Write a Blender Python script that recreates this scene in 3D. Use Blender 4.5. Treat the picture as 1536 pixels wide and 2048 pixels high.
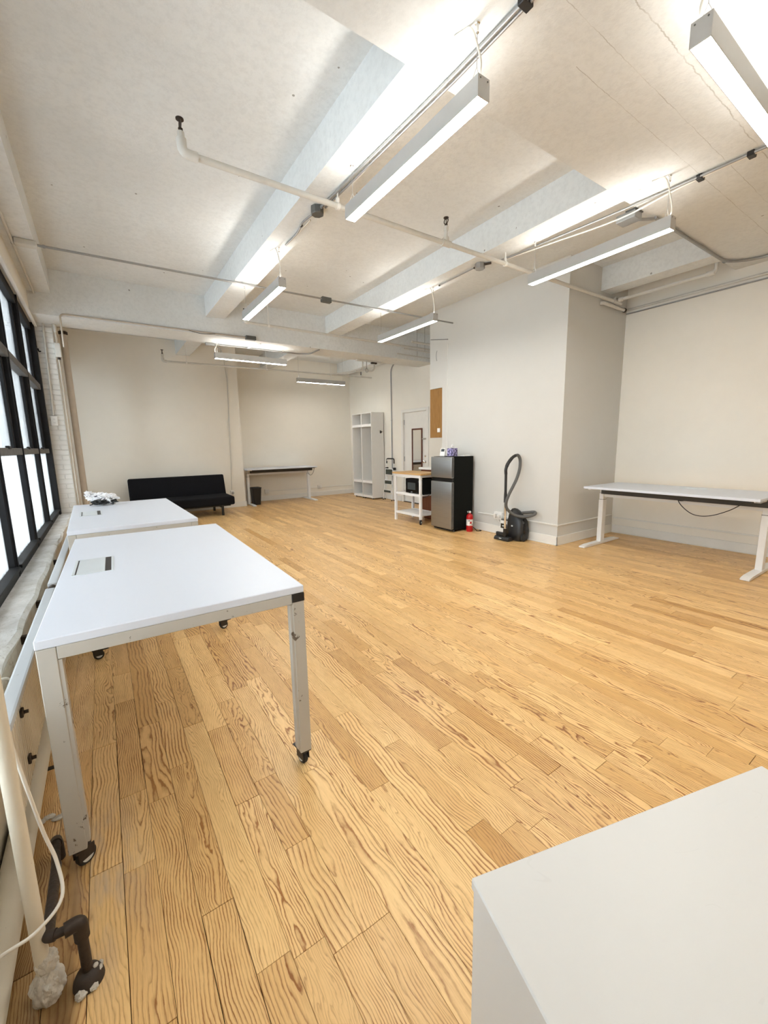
import bpy, bmesh, math, random
from mathutils import Vector, Matrix, noise as mnoise

random.seed(7)
scene = bpy.context.scene
for o in list(bpy.data.objects):
    bpy.data.objects.remove(o, do_unlink=True)
COL = scene.collection
PI = math.pi

# ------------------------------------------------------------------ camera
YAW, PITCH, ROLL, FPX = 5.95723382e-01, -1.62109401e-01, -1.86581871e-02, 822.613
CAM = Vector((0.0, 0.0, 1.4))
cy_, sy_, cp_, sp_ = math.cos(YAW), math.sin(YAW), math.cos(PITCH), math.sin(PITCH)
FWD = Vector((sy_ * cp_, cy_ * cp_, sp_))
R0 = Vector((cy_, -sy_, 0.0))
U0 = R0.cross(FWD)
cr_, sr_ = math.cos(ROLL), math.sin(ROLL)
RGT = R0 * cr_ + U0 * sr_
UPV = -R0 * sr_ + U0 * cr_
cam_d = bpy.data.cameras.new('camera')
cam_d.sensor_fit = 'VERTICAL'
cam_d.sensor_height = 36.0
cam_d.lens = FPX / 2048.0 * 36.0
cam_d.clip_start = 0.02
cam_d.clip_end = 200
cam = bpy.data.objects.new('camera', cam_d)
COL.objects.link(cam)
cam.matrix_world = Matrix(((RGT.x, UPV.x, -FWD.x, CAM.x), (RGT.y, UPV.y, -FWD.y, CAM.y),
                           (RGT.z, UPV.z, -FWD.z, CAM.z), (0, 0, 0, 1)))
scene.camera = cam

# ------------------------------------------------------------------ light
LAMP_DOWN = 45.0      # emission of the lower diffusers
LAMP_UP = 15.0        # emission of the upper diffusers
LAMP_COL = (1.0, 0.965, 0.90)
SKY_STRENGTH = 9.0
SKY_COL = (0.91, 0.955, 1.0)
world = bpy.data.worlds.new('overcast_sky')
scene.world = world
world.use_nodes = True
bg = world.node_tree.nodes['Background']
bg.inputs[0].default_value = (*SKY_COL, 1)
bg.inputs[1].default_value = SKY_STRENGTH
scene.view_settings.view_transform = 'Standard'
scene.view_settings.look = 'None'
scene.view_settings.gamma = 1.0
scene.view_settings.use_curve_mapping = False
scene.view_settings.exposure = 0.40


# ------------------------------------------------------------------ materials
class NT:
    """small helper round a node tree"""
    def __init__(self, name):
        self.m = bpy.data.materials.new(name)
        self.m.use_nodes = True
        self.t = self.m.node_tree
        self.b = self.t.nodes['Principled BSDF']
        self.out = self.t.nodes['Material Output']

    def n(self, typ, **kw):
        nd = self.t.nodes.new(typ)
        for k, v in kw.items():
            setattr(nd, k, v)
        return nd

    def put(self, sock, v):
        if v is None:
            return
        if hasattr(v, 'links') or hasattr(v, 'is_linked'):
            self.t.links.new(v, sock)
        else:
            sock.default_value = v

    def math(self, op, a, b=None, c=None, clamp=False):
        nd = self.n('ShaderNodeMath', operation=op)
        nd.use_clamp = clamp
        for i, v in enumerate((a, b, c)):
            if v is not None:
                self.put(nd.inputs[i], v)
        return nd.outputs[0]

    def mix(self, fac, a, b, blend='MIX'):
        nd = self.n('ShaderNodeMix', data_type='RGBA', blend_type=blend)
        self.put(nd.inputs[0], fac)
        for s, v in ((nd.inputs[6], a), (nd.inputs[7], b)):
            if isinstance(v, tuple) and len(v) == 3:
                v = (*v, 1)
            self.put(s, v)
        return nd.outputs[2]

    def noise(self, vec, scale, detail=3, rough=0.55, dist=0.0):
        nd = self.n('ShaderNodeTexNoise')
        self.put(nd.inputs['Vector'], vec)
        nd.inputs['Scale'].default_value = scale
        nd.inputs['Detail'].default_value = detail
        nd.inputs['Roughness'].default_value = rough
        nd.inputs['Distortion'].default_value = dist
        return nd.outputs[0]

    def ramp(self, fac, stops):
        nd = self.n('ShaderNodeValToRGB')
        el = nd.color_ramp.elements
        while len(el) < len(stops):
            el.new(0.5)
        for e, (p, c) in zip(el, stops):
            e.position = p
            e.color = (*c, 1) if len(c) == 3 else c
        self.put(nd.inputs[0], fac)
        return nd.outputs[0]

    def pos(self):
        return self.n('ShaderNodeNewGeometry').outputs['Position']

    def obj(self):
        return self.n('ShaderNodeTexCoord').outputs['Object']

    def mapv(self, vec, scale=(1, 1, 1), loc=(0, 0, 0)):
        nd = self.n('ShaderNodeMapping')
        self.put(nd.inputs[0], vec)
        nd.inputs['Scale'].default_value = scale
        nd.inputs['Location'].default_value = loc
        return nd.outputs[0]

    def sep(self, vec):
        nd = self.n('ShaderNodeSeparateXYZ')
        self.put(nd.inputs[0], vec)
        return nd.outputs

    def comb(self, x, y, z):
        nd = self.n('ShaderNodeCombineXYZ')
        for i, v in enumerate((x, y, z)):
            self.put(nd.inputs[i], v)
        return nd.outputs[0]

    def bump(self, h, strength=0.3, dist=0.01):
        nd = self.n('ShaderNodeBump')
        nd.inputs['Strength'].default_value = strength
        nd.inputs['Distance'].default_value = dist
        self.put(nd.inputs['Height'], h)
        self.t.links.new(nd.outputs[0], self.b.inputs['Normal'])

    def base(self, col=None, rough=None, metal=None, spec=None):
        if col is not None:
            self.put(self.b.inputs['Base Color'], (*col, 1) if isinstance(col, tuple) else col)
        if rough is not None:
            self.put(self.b.inputs['Roughness'], rough)
        if metal is not None:
            self.put(self.b.inputs['Metallic'], metal)
        if spec is not None:
            self.put(self.b.inputs['Specular IOR Level'], spec)
        return self.m


def simple(name, col, rough=0.5, metal=0.0, spec=0.5, var=0.06, scale=14.0, bump=0.0, bscale=120.0):
    """one paint / plastic / metal with a little tonal variation"""
    t = NT(name)
    v = t.obj()
    f = t.noise(v, scale, 4)
    dark = tuple(c * (1 - var) for c in col)
    lite = tuple(min(1, c * (1 + var)) for c in col)
    t.base(t.mix(f, dark, lite), rough, metal, spec)
    if bump:
        t.bump(t.noise(v, bscale, 3), bump, 0.004)
    return t.m


def paint(name, col, specks=0.0, bump=0.25, dirt=0.06, cracks=False, rough=0.6):
    """old painted plaster / concrete in world space"""
    t = NT(name)
    p = t.pos()
    big = t.noise(p, 0.9, 4, 0.6)
    mid = t.noise(p, 7.0, 5, 0.6)
    fine = t.noise(p, 60.0, 4, 0.6)
    c = t.mix(t.ramp(big, [(0.3, (0, 0, 0)), (0.75, (1, 1, 1))]), tuple(x * (1 - dirt) for x in col), col)
    c = t.mix(t.math('MULTIPLY', t.ramp(mid, [(0.35, (1, 1, 1)), (0.6, (0, 0, 0))]), dirt * 1.2), c,
              tuple(x * 0.82 for x in col))
    h = t.math('ADD', t.math('MULTIPLY', mid, 0.5), t.math('MULTIPLY', fine, 0.5))
    if specks:
        grit = t.noise(p, 24.0, 5, 0.7)
        c = t.mix(t.math('MULTIPLY', t.ramp(grit, [(0.36, (1, 1, 1)), (0.56, (0, 0, 0))]), 0.36), c, tuple(x * 0.74 for x in col))
        vo = t.n('ShaderNodeTexVoronoi')
        t.put(vo.inputs['Vector'], p)
        vo.inputs['Scale'].default_value = 5.0
        wob = t.noise(p, 50, 2)
        d = t.math('ADD', vo.outputs['Distance'], t.math('MULTIPLY', wob, 0.03))
        sel = t.math('GREATER_THAN', t.noise(t.mapv(p, (1, 1, 1), (9, 3, 1)), 1.7, 2), 0.52)
        sp = t.math('MULTIPLY', t.math('LESS_THAN', d, 0.068), sel)
        c = t.mix(t.math('MULTIPLY', sp, specks), c, (0.16, 0.14, 0.11))
    if cracks:
        xyz = t.sep(p)
        acc = None
        for k, (yy, amp, sc, x0) in enumerate(((1.16, 0.03, 5.0, 2.0), (1.335, 0.015, 6.0, 2.0), (1.50, 0.012, 7.0, 2.9))):
            w = t.noise(t.comb(xyz[0], 0.37 * k, 0), sc, 5, 0.7)
            d = t.math('ABSOLUTE', t.math('SUBTRACT', t.math('SUBTRACT', xyz[1], yy),
                                          t.math('MULTIPLY', t.math('SUBTRACT', w, 0.5), amp * 2)))
            m = t.math('MULTIPLY', t.math('LESS_THAN', d, 0.0018 if k else 0.003),
                       t.math('GREATER_THAN', xyz[0], x0 - 0.6))
            acc = m if acc is None else t.math('MAXIMUM', acc, m)
        vis = t.ramp(t.noise(p, 5, 2), [(0.35, (0.2, 0.2, 0.2)), (0.6, (1, 1, 1))])
        c = t.mix(t.math('MULTIPLY', t.math('MULTIPLY', acc, vis), 0.55), c, (0.30, 0.27, 0.22))
    t.base(c, rough, 0, 0.3)
    t.bump(h, bump, 0.006)
    return t.m


M = {}
M['wall'] = paint('cream_wall_paint', (0.87, 0.83, 0.745), 0, 0.2, 0.05)
M['wall_white'] = paint('white_wall_paint', (0.65, 0.64, 0.605), 0, 0.15, 0.04)
M['ceiling'] = paint('painted_concrete_ceiling', (0.785, 0.80, 0.79), 0.75, 0.5, 0.13)
M['girder'] = paint('cracked_painted_concrete', (0.775, 0.785, 0.77), 0.6, 0.5, 0.13, True)
M['brick'] = paint('painted_brick', (0.80, 0.785, 0.745), 0, 0.5, 0.10)
M['trim'] = simple('trim_paint', (0.80, 0.785, 0.74), 0.45, var=0.05, scale=9)
M['pipe_tan'] = simple('tan_pipe_paint', (0.50, 0.44, 0.36), 0.5, var=0.10, scale=18, bump=0.25, bscale=45)
M['pipe_paint'] = simple('cream_pipe_paint', (0.62, 0.60, 0.55), 0.5, var=0.10, scale=18, bump=0.25, bscale=45)
M['pipe_white'] = simple('white_pipe_paint', (0.78, 0.765, 0.72), 0.45, var=0.08, scale=18)
M['galv'] = simple('galvanised_conduit', (0.34, 0.34, 0.335), 0.4, 0.6, var=0.12, scale=25)
M['box_grey'] = simple('grey_junction_box', (0.11, 0.112, 0.105), 0.5, 0.3, var=0.15, scale=30)
M['iron'] = simple('rusty_black_iron', (0.045, 0.032, 0.024), 0.6, 0.3, var=0.45, scale=22, bump=0.6, bscale=60)
M['laminate'] = simple('white_laminate', (0.75, 0.77, 0.82), 0.32, var=0.015, scale=3)
M['cab_white'] = simple('white_cabinet_board', (0.70, 0.705, 0.70), 0.38, var=0.02, scale=4)
M['white_metal'] = simple('white_powder_coat', (0.82, 0.815, 0.80), 0.38, var=0.02)
M['locker'] = simple('locker_board', (0.80, 0.785, 0.75), 0.5, var=0.02)
M['locker_shade'] = simple('shaded_locker_back', (0.37, 0.36, 0.34), 0.6, var=0.04)  # darker than the other boards: interior shade put into the colour
M['locker_edge'] = simple('locker_shelf_edge', (0.88, 0.87, 0.85), 0.4, var=0.01)
M['black_fabric'] = simple('black_fabric', (0.010, 0.010, 0.012), 0.95, spec=0.15, var=0.35, scale=60, bump=0.4, bscale=500)
M['black_plastic'] = simple('black_plastic', (0.014, 0.014, 0.015), 0.42, var=0.2, scale=30)
M['black_gloss'] = simple('black_gloss_plastic', (0.008, 0.008, 0.009), 0.18, var=0.1)
M['black_matte'] = simple('black_textured_steel', (0.007, 0.008, 0.007), 0.75, spec=0.12, var=0.25, scale=80, bump=0.2, bscale=400)
M['black_frame'] = simple('black_window_paint', (0.012, 0.0125, 0.014), 0.6, 0.0, spec=0.18, var=0.4, scale=12)
M['grey_frame'] = simple('worn_grey_window_paint', (0.10, 0.098, 0.094), 0.6, 0.0, spec=0.25, var=0.5, scale=14)
M['chrome'] = simple('chrome', (0.75, 0.75, 0.74), 0.18, 1.0, var=0.03)
M['alu'] = simple('brushed_lamp_aluminium', (0.56, 0.565, 0.56), 0.42, 0.75, var=0.05)
M['alu_box'] = simple('anodised_hatch', (0.66, 0.71, 0.74), 0.35, 0.25, var=0.03)
M['hose'] = simple('grey_ribbed_hose', (0.10, 0.10, 0.095), 0.5, var=0.15, scale=40)
M['red'] = simple('red_enamel', (0.46, 0.008, 0.011), 0.28, var=0.05)
M['label_white'] = simple('white_label', (0.82, 0.81, 0.78), 0.5, var=0.04)
M['outlet'] = simple('white_plastic_plate', (0.80, 0.785, 0.75), 0.4, var=0.03)
M['rubber'] = simple('dark_rubber', (0.02, 0.02, 0.02), 0.7, var=0.2)
M['cable_black'] = simple('black_cable', (0.018, 0.017, 0.017), 0.5)
M['cable_white'] = simple('white_cable', (0.74, 0.70, 0.62), 0.5, var=0.06)
M['tissue'] = simple('tissue_paper', (0.85, 0.85, 0.84), 0.9, var=0.02)
M['counter'] = simple('white_countertop', (0.80, 0.785, 0.75), 0.35, var=0.03)
M['dark_strip'] = simple('dark_strip', (0.02, 0.016, 0.012), 0.6)
M['plaster'] = simple('crumbling_plaster', (0.56, 0.52, 0.45), 0.9, var=0.35, scale=22, bump=1.0, bscale=40)
M['green_rubber'] = simple('dark_tread_rubber', (0.045, 0.055, 0.045), 0.8, var=0.2)
M['bag_dark'] = simple('dark_bundle', (0.03, 0.032, 0.033), 0.6, var=0.4, scale=50)
M['grey_mesh'] = simple('grey_cable_tray', (0.055, 0.052, 0.048), 0.6, 0.3)


def scuffed(name, col, rough, sc=7.0, thr=0.05):
    t = NT(name)
    v = t.obj()
    f = t.noise(v, 3.0, 4)
    c = t.mix(f, tuple(x * 0.975 for x in col), col)
    vo = t.n('ShaderNodeTexVoronoi')
    t.put(vo.inputs['Vector'], t.mapv(v, (1.0, 1.6, 1.0)))
    vo.inputs['Scale'].default_value = sc
    d = t.math('ADD', vo.outputs['Distance'], t.math('MULTIPLY', t.noise(v, 90, 3), 0.10))
    sel = t.math('GREATER_THAN', t.noise(v, 4.3, 2), 0.5)
    m1 = t.math('MULTIPLY', t.math('LESS_THAN', d, thr + 0.03), sel)
    scr = t.math('LESS_THAN', t.math('ABSOLUTE', t.math('SUBTRACT', t.noise(t.mapv(v, (1, 2.2, 1)), 2.2, 2, 0.5, 1.0), 0.5)), 0.0012)
    m2 = t.math('MULTIPLY', scr, t.math('GREATER_THAN', t.noise(v, 16, 2), 0.55))
    t.base(t.mix(t.math('ADD', t.math('MULTIPLY', m1, 0.5), t.math('MULTIPLY', m2, 0.05), clamp=True), c, (0.25, 0.24, 0.22)), rough, 0, 0.5)
    return t.m


M['laminate'] = scuffed('white_laminate', (0.66, 0.695, 0.765), 0.34, 5.0, 0.02)
M['cab_white'] = scuffed('white_cabinet_board', (0.72, 0.722, 0.71), 0.40, 6.0, 0.045)


def wood(name, light, dark, axis=2, freq=60, rough=0.45):
    t = NT(name)
    v = t.obj()
    sc = [freq * 1.0] * 3
    sc[axis] = freq * 0.05
    n = t.noise(t.mapv(v, tuple(sc)), 1.0, 5, 0.65, 0.6)
    t.base(t.mix(t.ramp(n, [(0.35, (0, 0, 0)), (0.65, (1, 1, 1))]), dark, light), rough, 0, 0.4)
    return t.m


M['oak_cab'] = wood('oak_veneer_cabinet', (0.36, 0.19, 0.055), (0.24, 0.115, 0.028), 2, 90)
M['red_wood'] = wood('reddish_wood', (0.20, 0.062, 0.026), (0.12, 0.035, 0.015), 2, 60)
M['mirror_frame'] = wood('mahogany_frame', (0.13, 0.035, 0.016), (0.075, 0.02, 0.01), 2, 60)
M['butcher'] = wood('birch_butcher_block', (0.66, 0.42, 0.19), (0.52, 0.31, 0.12), 1, 40)


def steel():
    t = NT('brushed_stainless_steel')
    v = t.obj()
    n = t.noise(t.mapv(v, (3, 3, 260)), 1.0, 4, 0.6)
    t.base(t.mix(n, (0.27, 0.27, 0.265), (0.40, 0.40, 0.39)), t.math('ADD', t.math('MULTIPLY', n, 0.12), 0.26), 0.9)
    t.b.inputs['Anisotropic'].default_value = 0.6
    return t.m


M['steel'] = steel()


def mirror_mat():
    t = NT('mirror_glass')
    t.base((0.86, 0.87, 0.86), 0.02, 1.0)
    return t.m


M['mirror'] = mirror_mat()


def glass_mat(name, haze, tint):
    """window pane: see-through with a faint reflection and dusty film"""
    t = NT(name)
    tr = t.n('ShaderNodeBsdfTransparent')
    tr.inputs[0].default_value = (*tint, 1)
    gl = t.n('ShaderNodeBsdfGlossy')
    gl.inputs['Roughness'].default_value = 0.02
    fr = t.n('ShaderNodeFresnel')
    fr.inputs[0].default_value = 1.45
    mx = t.n('ShaderNodeMixShader')
    t.put(mx.inputs[0], fr.outputs[0])
    t.t.links.new(tr.outputs[0], mx.inputs[1])
    t.t.links.new(gl.outputs[0], mx.inputs[2])
    tl = t.n('ShaderNodeBsdfTranslucent')
    tl.inputs[0].default_value = (0.85, 0.87, 0.88, 1)
    streak = t.noise(t.mapv(t.pos(), (4, 16, 0.8)), 1.0, 4, 0.6)
    mx2 = t.n('ShaderNodeMixShader')
    t.put(mx2.inputs[0], t.math('MULTIPLY', t.ramp(streak, [(0.35, (0.45, 0.45, 0.45)), (0.7, (1, 1, 1))]), haze))
    t.t.links.new(mx.outputs[0], mx2.inputs[1])
    t.t.links.new(tl.outputs[0], mx2.inputs[2])
    t.t.links.new(mx2.outputs[0], t.out.inputs[0])
    return t.m


M['glass'] = glass_mat('dusty_window_glass', 0.22, (0.93, 0.96, 0.97))
M['glass_low'] = glass_mat('hazy_lower_glass', 0.45, (0.92, 0.95, 0.96))


def emit(name, col, s):
    t = NT(name)
    e = t.n('ShaderNodeEmission')
    e.inputs[0].default_value = (*col, 1)
    e.inputs[1].default_value = s
    t.t.links.new(e.outputs[0], t.out.inputs[0])
    return t.m


M['lamp_down'] = emit('lamp_lower_diffuser', LAMP_COL, LAMP_DOWN)
M['lamp_up'] = emit('lamp_upper_diffuser', LAMP_COL, LAMP_UP)


def bag_mat():
    t = NT('thin_white_plastic_bag')
    v = t.obj()
    n = t.noise(v, 30, 3, 0.6, 1.0)
    c = t.mix(t.math('GREATER_THAN', n, 0.60), (0.82, 0.82, 0.83), (0.10, 0.10, 0.12))
    t.base(c, 0.3, 0, 0.5)
    return t.m


M['bag'] = bag_mat()


def tissue_box_mat():
    t = NT('lilac_patterned_card')
    v = t.obj()
    vo = t.n('ShaderNodeTexVoronoi')
    t.put(vo.inputs['Vector'], v)
    vo.inputs['Scale'].default_value = 30
    t.base(t.ramp(vo.outputs['Distance'], [(0.0, (0.50, 0.46, 0.72)), (0.45, (0.32, 0.28, 0.52)), (0.6, (0.06, 0.05, 0.12))]), 0.5)
    return t.m


M['lilac'] = tissue_box_mat()


def sill_mat():
    t = NT('worn_concrete_sill')
    p = t.pos()
    n = t.noise(p, 5, 6, 0.7, 0.4)
    n2 = t.noise(p, 28, 5, 0.65)
    c = t.mix(t.ramp(n, [(0.38, (0, 0, 0)), (0.62, (1, 1, 1))]), (0.56, 0.545, 0.51), (0.76, 0.755, 0.74))
    c = t.mix(t.ramp(n2, [(0.30, (0.7, 0.7, 0.7)), (0.42, (0, 0, 0))]), c, (0.34, 0.31, 0.27))
    t.base(c, 0.8, 0, 0.2)
    t.bump(t.math('ADD', n, t.math('MULTIPLY', n2, 0.4)), 0.7, 0.02)
    return t.m


def apron_mat():
    t = NT('stained_concrete_apron')
    p = t.pos()
    n = t.noise(p, 3.5, 6, 0.7, 0.5)
    n2 = t.noise(p, 22, 5, 0.65)
    c = t.mix(t.ramp(n, [(0.35, (0, 0, 0)), (0.65, (1, 1, 1))]), (0.40, 0.34, 0.27), (0.60, 0.57, 0.51))
    c = t.mix(t.ramp(n2, [(0.28, (1, 1, 1)), (0.38, (0, 0, 0))]), c, (0.20, 0.13, 0.08))
    t.base(c, 0.85, 0, 0.2)
    t.bump(t.math('ADD', n, t.math('MULTIPLY', n2, 0.5)), 0.8, 0.02)
    return t.m


M['sill'] = sill_mat()
M['apron'] = apron_mat()


def chipped(name, col, under, amount=0.36):
    t = NT(name)
    v = t.obj()
    n = t.noise(t.mapv(v, (1, 1, 0.7)), 26, 6, 0.7, 0.5)
    n2 = t.noise(v, 6, 3)
    m = t.ramp(t.math('ADD', t.math('MULTIPLY', n, 0.75), t.math('MULTIPLY', n2, 0.25)),
               [(amount - 0.02, (1, 1, 1)), (amount, (0, 0, 0))])
    t.base(t.mix(m, t.mix(n2, tuple(c * 0.92 for c in col), col), under), 0.5, 0, 0.4)
    t.bump(m, 0.3, 0.002)
    return t.m


M['leg_paint'] = chipped('chipped_cream_leg_paint', (0.49, 0.465, 0.415), (0.13, 0.10, 0.075), 0.385)
M['riser_paint'] = chipped('flaking_riser_paint', (0.72, 0.66, 0.54), (0.36, 0.29, 0.20), 0.36)
M['rad_paint'] = chipped('radiator_paint', (0.72, 0.66, 0.54), (0.30, 0.22, 0.14), 0.30)
M['rad_top'] = chipped('radiator_top_paint', (0.52, 0.54, 0.55), (0.28, 0.26, 0.24), 0.36)


def floor_mat():
    """oak strip flooring: every plank carries (centre x, seed, tone) on its points"""
    t = NT('oak_strip_floor')
    at = t.n('ShaderNodeAttribute')
    at.attribute_name = 'plank'
    a = t.sep(at.outputs['Vector'])
    xyz = t.sep(t.pos())
    seed, tone = a[1], a[2]
    s100 = t.math('MULTIPLY', seed, 131.7)
    sv = t.comb(s100, t.math('MULTIPLY', seed, 57.3), 0)
    loc = t.n('ShaderNodeVectorMath', operation='ADD')
    t.put(loc.inputs[0], t.comb(xyz[0], xyz[1], 0))
    t.put(loc.inputs[1], sv)
    lv = loc.outputs[0]
    # cathedral rings: cut through a leaning cone with wandering axis
    off = t.math('MULTIPLY', t.math('SUBTRACT', t.math('FRACT', t.math('MULTIPLY', seed, 17.13)), 0.5), 0.22)
    wig = t.math('MULTIPLY', t.math('SUBTRACT', t.noise(t.mapv(lv, (0.5, 2.2, 1)), 1.0, 2), 0.5), 0.10)
    u = t.math('ADD', t.math('ADD', t.math('SUBTRACT', xyz[0], a[0]), off), wig)
    d = t.math('ADD', 0.010, t.math('MULTIPLY', t.math('FRACT', t.math('MULTIPLY', seed, 7.77)), 0.035))
    rad = t.math('SQRT', t.math('ADD', t.math('MULTIPLY', u, u), t.math('MULTIPLY', d, d)))
    slope = t.math('MULTIPLY', t.math('SUBTRACT', t.math('FRACT', t.math('MULTIPLY', seed, 3.31)), 0.5), 0.13)
    wamp = t.math('ADD', 0.012, t.math('MULTIPLY', t.math('FRACT', t.math('MULTIPLY', seed, 5.19)), 0.075))
    warp = t.math('MULTIPLY', t.noise(t.mapv(lv, (13, 2.6, 1)), 1.0, 3, 0.5, 0.3), wamp)
    jag = t.math('MULTIPLY', t.noise(t.mapv(lv, (50, 20, 1)), 1.0, 3, 0.6), 0.0060)
    r = t.math('ADD', t.math('ADD', t.math('ADD', rad, t.math('MULTIPLY', xyz[1], slope)), warp), jag)
    fq = t.math('ADD', 55.0, t.math('MULTIPLY', t.math('FRACT', t.math('MULTIPLY', seed, 29.9)), 110.0))
    ph = t.math('FRACT', t.math('MULTIPLY', r, fq))
    line = t.ramp(ph, [(0.0, (0.9, 0.9, 0.9)), (0.10, (0.12, 0.12, 0.12)), (0.50, (0.0, 0.0, 0.0)), (0.80, (0.40, 0.40, 0.40)), (0.93, (1, 1, 1)), (1.0, (1, 1, 1))])
    pores = t.noise(t.mapv(lv, (420, 14, 1)), 1.0, 3, 0.7)
    pm = t.ramp(pores, [(0.36, (1, 1, 1)), (0.52, (0, 0, 0))])
    mott = t.noise(t.mapv(lv, (9, 1.6, 1)), 1.0, 4, 0.6)
    gs = t.math('ADD', 0.45, t.math('MULTIPLY', t.math('FRACT', t.math('MULTIPLY', seed, 11.71)), 0.95))
    brk = t.ramp(t.noise(t.mapv(lv, (26, 5, 1)), 1.0, 4, 0.65), [(0.30, (0.15, 0.15, 0.15)), (0.62, (1.25, 1.25, 1.25))])
    g = t.math('MULTIPLY', t.math('MULTIPLY', line, gs), brk)
    g = t.math('ADD', g, t.math('MULTIPLY', pm, 0.20), clamp=True)
    light = t.mix(tone, (0.62, 0.345, 0.11), (0.92, 0.635, 0.29))
    dark = t.mix(tone, (0.20, 0.07, 0.014), (0.33, 0.125, 0.028))
    c = t.mix(g, light, dark)
    c = t.mix(t.math('MULTIPLY', t.ramp(mott, [(0.45, (0, 0, 0)), (0.75, (1, 1, 1))]), 0.35), c, t.mix(tone, (0.56, 0.28, 0.08), (0.84, 0.52, 0.21)))
    # worn, greyed varnish next to the window pipes
    wx = t.math('SUBTRACT', 1.0, t.math('MULTIPLY', t.math('ABSOLUTE', t.math('ADD', xyz[0], 0.13)), 7.0), clamp=True)
    wy = t.math('SUBTRACT', 1.0, t.math('MULTIPLY', t.math('ABSOLUTE', t.math('SUBTRACT', xyz[1], 1.5)), 2.2), clamp=True)
    wn = t.ramp(t.noise(t.mapv(lv, (16, 4, 1)), 1.0, 4), [(0.42, (0, 0, 0)), (0.62, (1, 1, 1))])
    c = t.mix(t.math('MULTIPLY', t.math('MULTIPLY', wx, wy), t.math('MULTIPLY', wn, 0.9)), c, (0.50, 0.40, 0.31))
    sx = t.math('MULTIPLY', t.math('SUBTRACT', -0.185, xyz[0]), 30.0, clamp=True)  # dark strip by the wall: dirt plus table shadow put into the colour
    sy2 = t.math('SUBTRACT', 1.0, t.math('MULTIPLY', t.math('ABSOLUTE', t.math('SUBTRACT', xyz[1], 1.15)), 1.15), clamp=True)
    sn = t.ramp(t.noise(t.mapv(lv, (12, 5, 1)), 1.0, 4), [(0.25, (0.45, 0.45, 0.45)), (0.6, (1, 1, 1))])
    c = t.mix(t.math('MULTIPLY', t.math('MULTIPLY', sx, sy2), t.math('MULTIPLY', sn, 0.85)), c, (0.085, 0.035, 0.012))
    rg = t.math('ADD', 0.27, t.math('MULTIPLY', mott, 0.12))
    t.base(c, rg, 0, 0.45)
    t.bump(t.math('MULTIPLY', g, -1.0), 0.12, 0.002)
    return t.m


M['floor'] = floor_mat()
M['gap'] = simple('dark_floor_gap', (0.03, 0.016, 0.008), 0.9)


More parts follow.
